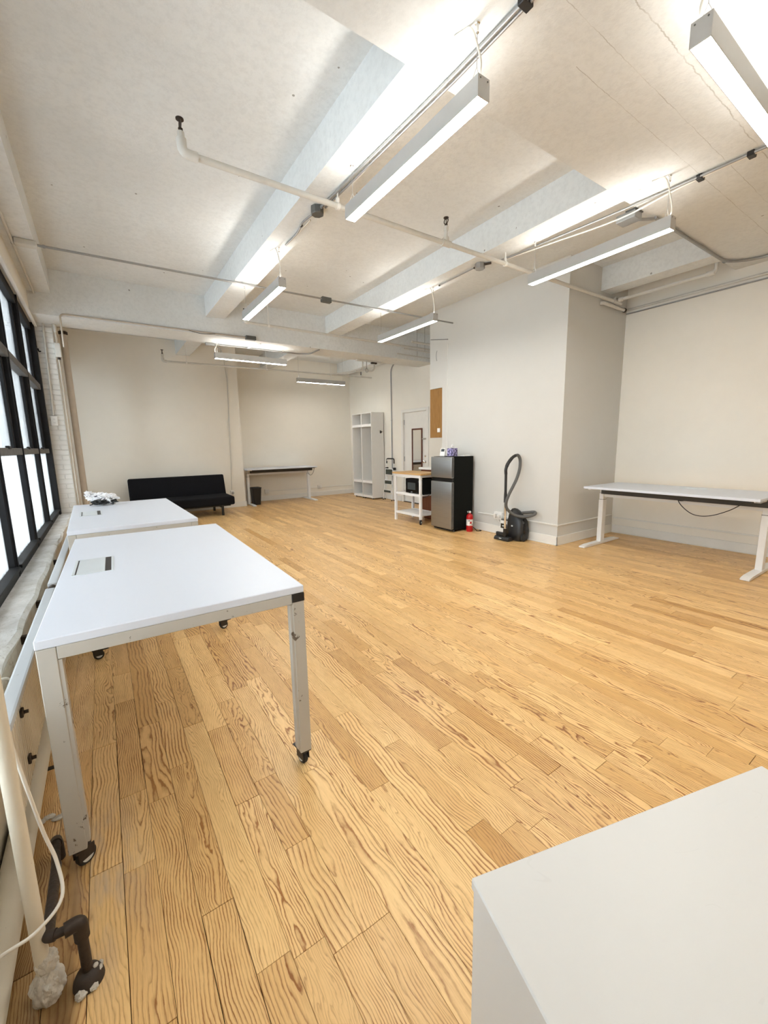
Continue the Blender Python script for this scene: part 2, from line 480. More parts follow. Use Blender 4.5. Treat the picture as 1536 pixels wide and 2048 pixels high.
# ------------------------------------------------------------------ mesh builder
class MB:
    def __init__(self):
        self.bm = bmesh.new()

    def _merge(self, tmp, mtx=None):
        if mtx is not None:
            bmesh.ops.transform(tmp, matrix=mtx, verts=tmp.verts)
        me = bpy.data.meshes.new('tmp')
        tmp.to_mesh(me)
        tmp.free()
        self.bm.from_mesh(me)
        bpy.data.meshes.remove(me)
        return self

    def box(self, x0, x1, y0, y1, z0, z1, bev=0.0, seg=1, mtx=None):
        tmp = bmesh.new()
        bmesh.ops.create_cube(tmp, size=1)
        for v in tmp.verts:
            v.co = Vector((x0 + (v.co.x + .5) * (x1 - x0), y0 + (v.co.y + .5) * (y1 - y0), z0 + (v.co.z + .5) * (z1 - z0)))
        if bev:
            bmesh.ops.bevel(tmp, geom=tmp.edges[:], offset=bev, segments=seg, affect='EDGES', profile=0.6)
        return self._merge(tmp, mtx)

    def rings(self, rings, cap=True, closed=False):
        """skin a list of equal rings"""
        bm = self.bm
        vs = [[bm.verts.new(p) for p in r] for r in rings]
        n = len(vs[0])
        m = len(vs)
        for i in range(m if closed else m - 1):
            a, b = vs[i], vs[(i + 1) % m]
            for j in range(n):
                try:
                    bm.faces.new((a[j], a[(j + 1) % n], b[(j + 1) % n], b[j]))
                except ValueError:
                    pass
        if cap and not closed:
            bm.faces.new(list(reversed(vs[0])))
            bm.faces.new(vs[-1])
        return self

    def tube(self, pts, r, seg=10, cap=True, closed=False):
        pts = [Vector(p) for p in pts]
        n = len(pts)
        rad = r if isinstance(r, (list, tuple)) else [r] * n
        tang = []
        for i in range(n):
            a = pts[i - 1] if (i > 0 or closed) else pts[i]
            b = pts[(i + 1) % n] if (i < n - 1 or closed) else pts[i]
            tang.append((b - a).normalized())
        ref = Vector((0, 0, 1)) if abs(tang[0].z) < 0.9 else Vector((1, 0, 0))
        nrm = tang[0].cross(ref).normalized()
        out = []
        for i in range(n):
            nrm = (nrm - tang[i] * nrm.dot(tang[i])).normalized()
            bi = tang[i].cross(nrm)
            out.append([pts[i] + (nrm * math.cos(2 * PI * k / seg) + bi * math.sin(2 * PI * k / seg)) * rad[i] for k in range(seg)])
        return self.rings(out, cap, closed)

    def cyl(self, p0, p1, r, seg=16, r2=None):
        return self.tube([p0, p1], [r, r if r2 is None else r2], seg)

    def lathe(self, prof, seg=20, c=(0, 0, 0), mtx=None):
        """profile (radius, z)"""
        rr = []
        for rad, z in prof:
            rr.append([Vector((c[0] + rad * math.cos(2 * PI * k / seg), c[1] + rad * math.sin(2 * PI * k / seg), c[2] + z)) for k in range(seg)])
        if mtx is not None:
            rr = [[mtx @ p for p in r] for r in rr]
        return self.rings(rr)

    def loft(self, secs, seg=28):
        """super-ellipse sections (z, cx, cy, rx, ry, exponent)"""
        rr = []
        for z, cx, cy, rx, ry, e in secs:
            ring = []
            for k in range(seg):
                a = 2 * PI * k / seg
                ca, sa = math.cos(a), math.sin(a)
                ring.append(Vector((cx + rx * math.copysign(abs(ca) ** (2 / e), ca), cy + ry * math.copysign(abs(sa) ** (2 / e), sa), z)))
            rr.append(ring)
        return self.rings(rr)

    def prism(self, poly, axis, a, b):
        """polygon in the plane perpendicular to axis ('x','y','z') pushed from a to b"""
        def P(u, v, w):
            return {'x': Vector((w, u, v)), 'y': Vector((u, w, v)), 'z': Vector((u, v, w))}[axis]
        return self.rings([[P(u, v, a) for u, v in poly], [P(u, v, b) for u, v in poly]])

    def ball(self, c, r, sub=3, amp=0.0, sc=8.0, squash=(1, 1, 1), seed=0.0):
        tmp = bmesh.new()
        bmesh.ops.create_icosphere(tmp, subdivisions=sub, radius=1)
        for v in tmp.verts:
            d = v.co.normalized()
            k = 1.0
            if amp:
                k += amp * mnoise.fractal(d * sc * 0.25 + Vector((seed, seed * .3, 0)), 1.0, 2.0, 4) * 2
            v.co = Vector((c[0] + d.x * r * k * squash[0], c[1] + d.y * r * k * squash[1], c[2] + d.z * r * k * squash[2]))
        return self._merge(tmp)

    def build(self, name, mat, parent=None, smooth=None, loc=None):
        bmesh.ops.recalc_face_normals(self.bm, faces=self.bm.faces[:])
        me = bpy.data.meshes.new(name)
        if smooth is not None:
            ca = math.cos(math.radians(smooth))
            for f in self.bm.faces:
                f.smooth = True
            for e in self.bm.edges:
                if len(e.link_faces) == 2:
                    if e.link_faces[0].normal.dot(e.link_faces[1].normal) < ca:
                        e.smooth = False
        self.bm.to_mesh(me)
        self.bm.free()
        me.materials.append(M[mat] if isinstance(mat, str) else mat)
        o = bpy.data.objects.new(name, me)
        COL.objects.link(o)
        if parent is not None:
            o.parent = parent
        if loc is not None:
            o.location = loc
        return o


def fillet(pts, rad, n=5):
    """round the corners of a polyline"""
    pts = [Vector(p) for p in pts]
    out = [pts[0]]
    for i in range(1, len(pts) - 1):
        a, b, c = pts[i - 1], pts[i], pts[i + 1]
        r = min(rad, (b - a).length * .45, (c - b).length * .45)
        p, q = b + (a - b).normalized() * r, b + (c - b).normalized() * r
        for k in range(n + 1):
            t = k / n
            out.append(p * (1 - t) ** 2 + b * 2 * t * (1 - t) + q * t * t)
    out.append(pts[-1])
    return out


def spline(pts, n=8):
    """Catmull-Rom"""
    pts = [Vector(p) for p in pts]
    P = [pts[0] * 2 - pts[1]] + pts + [pts[-1] * 2 - pts[-2]]
    out = []
    for i in range(1, len(P) - 2):
        for k in range(n):
            t = k / n
            a, b, c, d = P[i - 1:i + 3]
            out.append(0.5 * ((2 * b) + (c - a) * t + (2 * a - 5 * b + 4 * c - d) * t * t + (3 * b - a - 3 * c + d) * t ** 3))
    out.append(pts[-1])
    return out


def tag(o, label, cat, group=None):
    o['label'] = label
    o['category'] = cat
    if group:
        o['group'] = group
    return o


def thing(name, label, cat, loc=(0, 0, 0), rz=0.0, group=None):
    o = bpy.data.objects.new(name, None)
    o.empty_display_size = 0.1
    COL.objects.link(o)
    o.location = loc
    o.rotation_euler = (0, 0, rz)
    return tag(o, label, cat, group)


def struct(o, label=None):
    o['kind'] = 'structure'
    if label:
        o['label'] = label
    return o


def bx(name, mat, parent, x0, x1, y0, y1, z0, z1, bev=0.0, seg=1):
    return MB().box(x0, x1, y0, y1, z0, z1, bev, seg).build(name, mat, parent)

# ================================================================== STRUCTURE
HC, HB, HG = 3.65, 3.36, 3.10        # ceiling slab, beam soffit, far girder soffit

# ---- floor: base + planks
floor = struct(bx('floor', 'gap', None, -0.75, 6.6, -3.0, 10.9, -0.12, -0.016), 'oak strip floor')
PW = 0.0945
rng = random.Random(11)


def plank_area(xc, y0, y1):
    """how large a plank shows in the picture (used only to choose which ones are separate parts)"""
    tot, n = 0.0, 6
    for k in range(n):
        p = Vector((xc, y0 + (y1 - y0) * (k + .5) / n, 0)) - CAM
        z = p.dot(FWD)
        if z < 0.3:
            continue
        px, py = 768 + FPX * p.dot(RGT) / z, 1024 - FPX * p.dot(UPV) / z
        if 0 < px < 1536 and 0 < py < 2048:
            tot += PW * (y1 - y0) / n * 1.4 / z ** 3
    return tot


planks = []
row0 = int((-0.44 + 0.18) / PW) - 2
for i in range(row0, 72):
    xa = -0.18 + i * PW
    if xa > 6.42:
        break
    y = -3.0 - rng.random() * 0.8
    while y < 10.75:
        ln = rng.choice((0.35, 0.5, 0.62, 0.75, 0.9, 1.1, 1.3)) * (0.85 + 0.3 * rng.random())
        planks.append((xa, max(y, -3.0), min(y + ln, 10.8), rng.random(), min(1, max(0, rng.gauss(0.62, 0.22)))))
        y += ln
planks = [p for p in planks if p[2] > p[1] + 0.02]
order = sorted(range(len(planks)), key=lambda k: -plank_area(planks[k][0] + PW / 2, planks[k][1], planks[k][2]))
single = set(order[:300])


def plank_geo(p, verts, faces, vals):
    xa, y0, y1, seed, tone = p
    g, b = 0.0005, 0.0008
    if seed > 0.93:
        g = 0.0014
    o = len(verts)
    for (dx, z) in ((0, -0.016), (0, -b), (b, 0)):
        verts += [(xa + g + dx, y0 + g + dx, z), (xa + PW - g - dx, y0 + g + dx, z),
                  (xa + PW - g - dx, y1 - g - dx, z), (xa + g + dx, y1 - g - dx, z)]
    for lv in range(2):
        for k in range(4):
            faces.append((o + lv * 4 + k, o + lv * 4 + (k + 1) % 4, o + lv * 4 + 4 + (k + 1) % 4, o + lv * 4 + 4 + k))
    faces.append((o + 8, o + 9, o + 10, o + 11))
    vals += [(xa + PW / 2, seed, tone)] * 12


def plank_obj(name, items):
    vs, fs, va = [], [], []
    for it in items:
        plank_geo(it, vs, fs, va)
    me = bpy.data.meshes.new(name)
    me.from_pydata(vs, [], fs)
    at = me.attributes.new('plank', 'FLOAT_VECTOR', 'POINT')
    at.data.foreach_set('vector', [c for v in va for c in v])
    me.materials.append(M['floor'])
    o = bpy.data.objects.new(name, me)
    COL.objects.link(o)
    o.parent = floor
    return o


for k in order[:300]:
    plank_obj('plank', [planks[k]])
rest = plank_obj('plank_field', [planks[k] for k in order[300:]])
rest['kind'] = 'stuff'

# ---- ceiling with beams and girders
ceiling = struct(bx('ceiling', 'ceiling', None, -0.75, 6.6, -3.0, 10.9, HC, HC + 0.15), 'painted concrete ceiling slab')
bx('girder', 'girder', ceiling, -0.6, 6.42, 0.25, 1.98, HB, HC)
bx('girder', 'ceiling', ceiling, -0.6, 6.1, 6.95, 7.5, HG, HC)
for xa, xb in ((1.53, 1.80), (3.53, 3.81)):
    bx('beam', 'ceiling', ceiling, xa, xb, 1.98, 6.95, HB, HC)
    bx('beam', 'ceiling', ceiling, xa, xb, 7.5, 10.65, HB, HC)
bx('beam', 'ceiling', ceiling, 5.72, 5.97, 1.98, 3.2, HB, HC)
bx('beam', 'ceiling', ceiling, 5.72, 5.97, 7.5, 10.65, HB, HC)
bx('beam', 'ceiling', ceiling, -0.75, -0.31, 1.98, 7.5, HB, HC)

# ---- left (window) wall
wl = struct(bx('wall_left', 'apron', None, -0.75, -0.44, -3.0, 7.45, 0.0, 0.47), 'window wall below the sill')
m = MB()
ys = [-3.0 + 0.09 * k for k in range(117)]
ring = []
for yv in ys:
    w = 0.018 * mnoise.fractal(Vector((yv * 2.3, 1.7, 0)), 1.0, 2.0, 4)
    w2 = 0.010 * mnoise.noise(Vector((yv * 5.0, 7.7, 0)))
    ring.append([Vector((-0.75, yv, 0.47)), Vector((-0.437 + w * .6, yv, 0.47)), Vector((-0.432 + w, yv, 0.487 + w2)),
                 Vector((-0.452 + w * 1.4, yv, 0.506 + w2 * .5)), Vector((-0.60, yv, 0.505)), Vector((-0.75, yv, 0.50))])
m.rings(ring)
m.build('sill', 'sill', wl, smooth=40)
bx('header', 'wall', wl, -0.75, -0.545, -3.0, 7.45, 3.08, HB)
bx('header_lip', 'trim', wl, -0.56, -0.525, -3.0, 7.45, 3.05, 3.085, 0.004)
bx('added_pier', 'wall', wl, -0.75, -0.44, -3.0, 0.44, 0.5, 3.08)  # unseen solid pier added in place of windows to cut foreground daylight
bx('far_apron', 'wall', wl, -0.75, -0.60, 7.95, 10.0, 0.0, 0.505)
bx('far_header', 'wall', wl, -0.75, -0.60, 7.95, 10.0, 3.08, HC)
bx('far_pier', 'wall', wl, -0.75, -0.60, 7.95, 8.02, 0.505, 3.08)
bx('far_pier', 'wall', wl, -0.75, -0.60, 9.88, 10.0, 0.505, 3.08)
pil = bx('pilaster', 'brick', wl, -0.75, -0.366, 7.456, 7.95, 0.0, HC)
bm_ = MB().box(-0.097, 0.097, -0.010, 0.010, -0.030, 0.030, 0.005)
b0 = bm_.build('brick', 'brick', pil)
bm_ = MB().box(-0.044, 0.044, -0.010, 0.010, -0.030, 0.030, 0.005)
b1 = bm_.build('brick', 'brick', pil)
rb = random.Random(4)
first = {0: True, 1: True}
for cz in range(45):
    zc = 0.545 + cz * 0.069
    if zc > 3.6:
        break
    row = ((-0.466, 0), (-0.614, 1)) if cz % 2 == 0 else ((-0.413, 1), (-0.562, 0))
    for xc, kind in row:
        src = (b0, b1)[kind]
        if first[kind]:
            o, first[kind] = src, False
        else:
            o = src.copy()
            COL.objects.link(o)
        o.location = (xc, 7.456 + rb.uniform(-0.0015, 0.0015), zc)
        o.rotation_euler = (0, rb.uniform(-0.006, 0.006), rb.uniform(-0.008, 0.008))

# ---- windows: dark steel frames, three lights each
MULL = [0.48, 1.62, 2.74, 3.87, 4.98, 6.19, 7.38]
BAYS = list(zip(MULL[:-1], MULL[1:])) + [(8.05, 8.95), (8.95, 9.85)]
for k, (ya, yb) in enumerate(BAYS):
    last = yb in (7.38, 9.85)
    w = struct(MB().box(-0.66, -0.585, ya - 0.03, ya + 0.03, 0.505, 3.08, 0.006)
               .box(-0.625, -0.575, ya - 0.013, ya + 0.013, 0.505, 3.08, 0.003)
               .build('window_%d' % (k + 1), 'black_frame'), 'tall dark steel window')
    MB().box(-0.70, -0.575, ya + 0.03, yb - 0.03, 0.505, 0.575, 0.005).box(-0.62, -0.56, ya + 0.03, yb - 0.03, 0.56, 0.585, 0.004)\
        .build('bottom_rail', 'black_frame', w)
    MB().box(-0.68, -0.59, ya + 0.03, yb - 0.03, 2.98, 3.08, 0.005).build('top_rail', 'black_frame', w)
    MB().box(-0.67, -0.575, ya + 0.03, yb - 0.03, 2.215, 2.29, 0.005).build('transom', 'grey_frame', w)
    MB().box(-0.655, -0.582, ya + 0.03, yb - 0.03, 1.37, 1.43, 0.005).build('meeting_rail', 'grey_frame', w)
    MB().box(-0.60, -0.575, ya + 0.40, ya + 0.50, 1.42, 1.445, 0.004).build('sash_lock', 'black_frame', w)
    # deep side stiles of the upper sash and of the top light
    MB().box(-0.70, -0.62, ya + 0.03, ya + 0.10, 1.43, 2.215, 0.004).box(-0.70, -0.62, yb - 0.10, yb - 0.03, 1.43, 2.215, 0.004)\
        .box(-0.69, -0.62, ya + 0.03, ya + 0.085, 2.29, 2.98, 0.004).box(-0.69, -0.62, yb - 0.085, yb - 0.03, 2.29, 2.98, 0.004)\
        .build('stile', 'black_frame', w)
    bx('pane', 'glass', w, -0.652, -0.646, ya + 0.03, yb - 0.03, 2.29, 2.98)
    bx('pane', 'glass', w, -0.652, -0.646, ya + 0.03, yb - 0.03, 1.43, 2.215)
    bx('pane', 'glass_low', w, -0.632, -0.626, ya + 0.03, yb - 0.03, 0.575, 1.37)
    if last:
        MB().box(-0.70, -0.555, yb - 0.03, yb + (0.076 if yb < 8 else 0.03), 0.505, 3.08, 0.006).build('end_stile', 'black_frame', w)
        MB().tube(fillet([(-0.548, yb + 0.02, 2.76), (-0.54, yb + 0.01, 2.72), (-0.52, yb - 0.02, 2.72)], 0.01), 0.008, 8)\
            .build('hook', 'black_frame', w)

# ---- other walls
wb = struct(bx('wall_back', 'wall', None, -0.75, 2.77, 10.0, 10.9, 0.0, HC), 'cream back wall')
bx('recess', 'wall', wb, 2.77, 6.3, 10.65, 10.9, 0.0, HC)
wr = struct(bx('wall_right', 'wall', None, 6.42, 6.6, -3.0, 3.2, 0.0, HC), 'cream right wall')
wn = struct(bx('wall_near', 'wall', None, -0.75, 6.6, -3.15, -3.0, 0.0, HC), 'cream wall behind the viewpoint')
wm = struct(bx('wall_middle', 'wall_white', None, 5.0, 6.6, 3.2, 5.51, 0.0, HC), 'white partition block')
bx('soffit', 'wall_white', wm, 5.0, 6.1, 5.51, 5.83, 2.36, HC)
wd = struct(MB().box(6.1, 6.3, 8.125, 10.65, 0, HC).box(6.1, 6.3, 5.51, 7.19, 0, HC).box(6.1, 6.3, 7.19, 8.125, 2.17, HC)
            .build('wall_far_right', 'wall'), 'cream wall with the entrance door')

# ---- baseboards
def base_run(name, boxes):
    mm = MB()
    for (x0, x1, y0, y1) in boxes:
        mm.box(x0, x1, y0, y1, 0.0, 0.125, 0.004)
        mm.box(x0 - 0.004, x1 + 0.004, y0 - 0.004, y1 + 0.004, 0.0, 0.018, 0.003)
    return struct(mm.build(name, 'trim'), 'cream painted baseboard')


base_run('baseboard_middle', [(4.986, 5.0, 3.186, 5.51), (4.986, 6.42, 3.186, 3.2)])
base_run('baseboard_right', [(6.406, 6.42, -3.0, 3.186)])
base_run('baseboard_back', [(2.77, 6.1, 10.636, 10.65), (2.77, 2.784, 9.99, 10.636), (-0.6, 2.784, 9.986, 10.0)])
base_run('baseboard_far_right', [(6.086, 6.1, 8.20, 10.636), (6.086, 6.1, 6.1, 7.12)])

# ---- entrance door
d = struct(MB().box(6.125, 6.165, 7.222, 8.093, 0.012, 2.14, 0.002).build('door_1', 'trim'), 'cream painted entrance door')
MB().box(6.075, 6.16, 8.093, 8.165, 0, 2.21, 0.004).box(6.075, 6.16, 7.15, 7.222, 0, 2.21, 0.004)\
    .box(6.075, 6.16, 7.222, 8.093, 2.14, 2.21, 0.004).build('door_frame', 'trim', d)
bx('threshold', 'dark_strip', d, 6.08, 6.16, 7.222, 8.093, 0.0, 0.012)
for zc in (1.92, 1.05, 0.22):
    MB().cyl((6.118, 8.088, zc - 0.06), (6.118, 8.088, zc + 0.06), 0.009, 10).build('hinge', 'galv', d)
MB().lathe([(0.0, 0), (0.034, 0), (0.034, 0.006), (0.014, 0.010), (0.012, 0.035), (0.027, 0.045), (0.030, 0.06), (0.020, 0.07), (0.0, 0.072)], 20,
           mtx=Matrix.Translation((6.125, 7.30, 1.0)) @ Matrix.Rotation(-PI / 2, 4, 'Y')).build('door_knob', 'chrome', d, smooth=40)
MB().lathe([(0.0, 0), (0.026, 0), (0.026, 0.008), (0.012, 0.014), (0.0, 0.014)], 18,
           mtx=Matrix.Translation((6.125, 7.30, 1.13)) @ Matrix.Rotation(-PI / 2, 4, 'Y')).build('deadbolt', 'chrome', d, smooth=40)
MB().box(6.10, 6.125, 7.24, 7.40, 1.505, 1.53, 0.004).box(6.085, 6.11, 7.22, 7.27, 1.50, 1.535, 0.004).build('security_latch', 'chrome', d)

# ---- place outside the windows
out = struct(bx('trim_1', 'apron', None, -1.35, -0.75, -4.0, 14.0, 0.30, 0.46), 'pale ledge outside the windows')
M['facade'] = paint('pale_facade', (0.20, 0.205, 0.21), 0, 0.3, 0.12)
M['facade_glass'] = simple('far_window_glass', (0.05, 0.06, 0.065), 0.25)
fac = thing('neighbouring_building', 'pale brick building across the street seen through the windows', 'building', (-10.0, 12.0, -8))
bx('wall', 'facade', fac, -3.0, 0.0, -9, 16, 0, 15.6)
bx('cornice', 'facade', fac, 0.0, 0.25, -9, 16, 15.0, 15.4, 0.03)
for r_ in range(4):
    for c_ in range(9):
        y0 = -6.2 + c_ * 2.5
        z0 = 1.4 + r_ * 2.9
        f = MB().box(0.0, 0.06, y0, y0 + 1.3, z0, z0 + 0.08).box(0.0, 0.06, y0, y0 + 1.3, z0 + 1.72, z0 + 1.8)\
            .box(0.0, 0.06, y0, y0 + 0.08, z0, z0 + 1.8).box(0.0, 0.06, y0 + 1.22, y0 + 1.3, z0, z0 + 1.8).build('window', 'label_white', fac)
        bx('pane', 'facade_glass', f, 0.0, 0.02, y0 + 0.08, y0 + 1.22, z0 + 0.08, z0 + 1.72)
M['asphalt'] = paint('street', (0.14, 0.14, 0.14), 0, 0.3, 0.1)
struct(bx('ground', 'asphalt', None, -10.0, -0.9, -20, 60, -8.4, -8.2), 'street far below the windows')
# railing on the ledge outside
ra = thing('ledge_railing', 'pale metal railing standing outside the windows', 'railing', (-1.2, 3.0, 0.46))
MB().box(-0.02, 0.02, -3.0, 9.0, 0.78, 0.82, 0.004).build('top_bar', 'white_metal', ra)
MB().box(-0.015, 0.015, -3.0, 9.0, 0.08, 0.11, 0.004).build('bottom_bar', 'white_metal', ra)
pb = MB().box(-0.008, 0.008, -0.008, 0.008, 0.0, 0.79).build('bar', 'white_metal', ra, loc=(0, -3.0, 0))
for k in range(1, 61):
    q = pb.copy()
    COL.objects.link(q)
    q.location = (0, -3.0 + k * 0.2, 0)

# ================================================================== PENDANT LAMPS
def pendant(label, cx, cy, zb, rz, L, tops, cord_end=1, group='linear pendant lamps'):
    """tops = soffit heights above the (-x, +x) ends of the lamp"""
    H, W = 0.092, 0.078
    r = thing('pendant_lamp', label, 'lamp', (cx, cy, zb), rz, group)
    h = L / 2
    MB().box(-h, h, -W / 2, -W / 2 + 0.003, 0.0, H).box(-h, h, W / 2 - 0.003, W / 2, 0.0, H)\
        .box(-h, h, -W / 2 + 0.003, W / 2 - 0.003, 0.040, 0.052).build('housing', 'alu', r)
    bx('lower_diffuser', 'lamp_down', r, -h + 0.004, h - 0.004, -W / 2 + 0.004, W / 2 - 0.004, 0.001, 0.005)
    bx('upper_diffuser', 'lamp_up', r, -h + 0.004, h - 0.004, -W / 2 + 0.004, W / 2 - 0.004, H - 0.008, H - 0.004)
    for s in (-1, 1):
        e = MB().box(s * h - 0.003, s * h + 0.003, -W / 2 - 0.001, W / 2 + 0.001, -0.001, H + 0.001, 0.001).build('end_cap', 'alu', r)
        for yy in (-0.024, 0.024):
            MB().cyl((s * (h + 0.003), yy, H - 0.014), (s * (h + 0.005), yy, H - 0.014), 0.0035, 8).build('screw', 'box_grey', e)
    for s, zt in zip((-1, 1), tops):
        x = s * (h - 0.045)
        top = zt - zb
        wv = MB().cyl((x, 0, H + 0.07), (x, 0, top - 0.03), 0.0016, 6).cyl((x, -W / 2 + 0.006, H - 0.004), (x, 0, H + 0.07), 0.0012, 6)\
            .cyl((x, W / 2 - 0.006, H - 0.004), (x, 0, H + 0.07), 0.0012, 6).build('hanging_wire', 'galv', r)
        MB().lathe([(0.003, top - 0.045 - 0.0), (0.008, top - 0.04), (0.008, top - 0.004), (0.012, top - 0.003), (0.012, top)], 12, c=(x, 0, 0))\
            .build('wire_gripper', 'chrome', wv, smooth=40)
    if cord_end:
        s = cord_end
        zt = tops[0 if s < 0 else 1] - zb
        x = s * (h - 0.02)
        MB().tube(spline([(x, 0.012, H - 0.006), (x + s * 0.012, 0.012, H + 0.05), (x - s * 0.01, 0.004, H + 0.5 * (zt - H)), (x - s * 0.05, 0.02, zt - 0.012), (x - s * 0.13, 0.05, zt - 0.006)]), 0.0055, 8)\
            .build('power_cord', 'cable_white', r, smooth=60)
    return r


pendant('long lit pendant lamp under the first beam, largest fully visible lamp', 1.688, 2.22, 3.020, PI / 2, 1.28, (HB, HB), -1)
pendant('small lit pendant lamp farther along the first beam, pointing toward the sofa', 1.682, 4.86, 2.978, PI / 2, 1.28, (HB, HB), -1)
pendant('long lit pendant lamp in front of the corner of the white partition wall', 3.772, 2.22, 2.972, PI / 2 - 0.02, 1.28, (HB, HB), -1)
pendant('lit pendant lamp above the refrigerator and wooden wall cabinet', 3.708, 4.86, 2.948, PI / 2, 1.28, (HB, HB), -1)
pendant('lit pendant lamp hung crosswise under the far girder, over the black sofa', 2.29, 7.28, 2.828, 0, 1.20, (HG, HG), -1)
pendant('farthest and smallest lit pendant lamp, above the far standing desk', 4.565, 9.3, 2.875, 0, 1.25, (HC, HC), 0)
pendant('added unseen pendant lamp behind the camera on the window side, lighting the foreground', 1.688, -0.95, 3.05, PI / 2, 1.28, (HC, HC), -1)  # lamp added out of view to brighten the foreground
pendant('added unseen pendant lamp behind the camera on the right side, lighting the foreground', 3.772, -0.95, 3.05, PI / 2, 1.28, (HC, HC), -1)  # second unseen lamp, added to brighten the near right side
pendant('lit pendant lamp cut off by the upper right corner of the photo', 2.875, 0.895, 3.022, 0, 1.28, (HB, HB), -1)


# ================================================================== WORK TABLES
def caster(leg, x, y, ang, brake):
    c, s = math.cos(ang), math.sin(ang)
    mt = Matrix.Translation((x, y, 0)) @ Matrix.Rotation(ang, 4, 'Z')
    k = MB().box(-0.022, 0.022, -0.022, 0.022, 0.070, 0.076, mtx=mt).box(-0.014, 0.040, -0.017, -0.013, 0.028, 0.071, 0.002, mtx=mt)\
        .box(-0.014, 0.040, 0.013, 0.017, 0.028, 0.071, 0.002, mtx=mt)
    if brake:
        k.box(0.02, 0.075, -0.016, 0.016, 0.060, 0.068, 0.003, mtx=mt)
    cs = k.build('caster', 'iron' if not brake else 'black_plastic', leg)
    return mt


def work_table(label, cx, cy, rz, clip, hatch_x):
    W, L, H = 0.862, 1.72, 0.835
    r = thing('work_table', label, 'table', (cx, cy, 0), rz, 'white work tables by the window')
    w, l = W / 2, L / 2
    MB().box(-w, w, -l, l, H - 0.030, H, 0.0025).build('tabletop', 'laminate', r)
    for y0, y1 in ((-l + 0.001, -l + 0.028), (l - 0.028, l - 0.001)):
        bx('apron', 'leg_paint', r, -w + 0.052, w - 0.052, y0, y1, H - 0.072, H - 0.0305, 0.0015)
    for x0, x1 in ((-w + 0.001, -w + 0.028), (w - 0.028, w - 0.001)):
        bx('apron', 'leg_paint', r, x0, x1, -l + 0.052, l - 0.052, H - 0.072, H - 0.0305, 0.0015)
    for sx in (-1, 1):
        for sy in (-1, 1):
            xa, ya = sx * (w - 0.026), sy * (l - 0.026)
            lg = MB().box(xa - 0.025, xa + 0.025, ya - 0.025, ya + 0.025, 0.078, H - 0.0315, 0.002)
            gx = xa - sx * 0.030
            lg.box(gx - 0.006, gx + 0.006, ya - 0.022, ya + 0.010, 0.10, H - 0.075, 0.001)
            lg = lg.build('leg', 'leg_paint', r)
            ang = {(1, -1): 1.75, (-1, -1): 0.6, (1, 1): 0.3, (-1, 1): 0.2}[(sx, sy)]
            mt = caster(lg, xa, ya, ang, sy > 0 or sx > 0)
            wh = MB().lathe([(0.0, -0.011), (0.022, -0.011), (0.028, -0.010), (0.031, -0.006), (0.031, 0.006), (0.028, 0.010), (0.022, 0.011), (0.0, 0.011)], 22,
                            mtx=mt @ Matrix.Translation((0.017, 0, 0.031)) @ Matrix.Rotation(PI / 2, 4, 'X')).build('wheel', 'rubber', lg, smooth=30)
            MB().lathe([(0.013, -0.0125), (0.019, -0.0125), (0.019, 0.0125), (0.013, 0.0125)], 20,
                       mtx=mt @ Matrix.Translation((0.017, 0, 0.031)) @ Matrix.Rotation(PI / 2, 4, 'X')).build('wheel_ring', 'alu_box', lg, smooth=30)
            if clip and sx > 0 and sy < 0:
                bx('corner_clip', 'black_plastic', lg, xa - 0.026, xa + 0.0265, ya - 0.0275, ya + 0.026, H - 0.066, H - 0.031, 0.001)
    # cable hatch let into the top
    hx, hy = hatch_x
    f = MB().box(hx - 0.082, hx - 0.070, hy - 0.155, hy + 0.155, H - 0.001, H + 0.003, 0.001).box(hx + 0.072, hx + 0.082, hy - 0.155, hy + 0.155, H - 0.001, H + 0.003, 0.001)\
        .box(hx - 0.07, hx + 0.072, hy + 0.150, hy + 0.155, H - 0.001, H + 0.0025).box(hx - 0.07, hx + 0.072, hy - 0.155, hy - 0.150, H - 0.001, H + 0.0025)\
        .build('hatch_frame', 'alu_box', r)
    bx('hatch_lid', 'alu_box', f, hx - 0.064, hx + 0.046, hy - 0.150, hy + 0.150, H, H + 0.0025, 0.001)
    bx('hatch_slot', 'black_plastic', f, hx + 0.047, hx + 0.072, hy - 0.150, hy + 0.150, H, H + 0.0012)
    bx('hatch_gap', 'black_plastic', f, hx - 0.070, hx - 0.065, hy - 0.150, hy + 0.150, H, H + 0.0012)
    return r


work_table('large white work table on casters nearest the camera, black clip on its front corner', 0.2185, 2.404, -0.0187, True, (-0.305, 0.035))
work_table('second white work table behind the nearer one, with a plastic bag on top', 0.1565, 4.475, 0.020, False, (-0.285, 0.06))

# plastic bag with dark things inside, on the second table
bg_ = thing('plastic_bag', 'crumpled printed plastic bag with a dark bundle on the second table', 'bag', (-0.03, 5.16, 0.846))
MB().ball((0.015, 0.0, 0.052), 0.085, 4, 0.34, 9.0, (1.15, 0.75, 0.62), 3.0).ball((-0.075, 0.07, 0.075), 0.055, 4, 0.45, 10.0, (1.25, 0.6, 0.62), 8.0)\
    .ball((-0.125, 0.085, 0.10), 0.022, 3, 0.6, 9.0, (1.3, 0.5, 1.2), 5.0).build('bag_film', 'bag', bg_, smooth=25)
MB().ball((-0.03, -0.055, 0.028), 0.05, 3, 0.4, 9.0, (1.2, 0.8, 0.55), 1.0).ball((0.07, -0.03, 0.024), 0.042, 3, 0.4, 9.0, (1.2, 0.8, 0.55), 2.0)\
    .tube(spline([(-0.06, -0.07, 0.02), (-0.09, -0.08, 0.012), (-0.115, -0.10, 0.006)]), 0.005, 6).build('bundle', 'bag_dark', bg_, smooth=30)

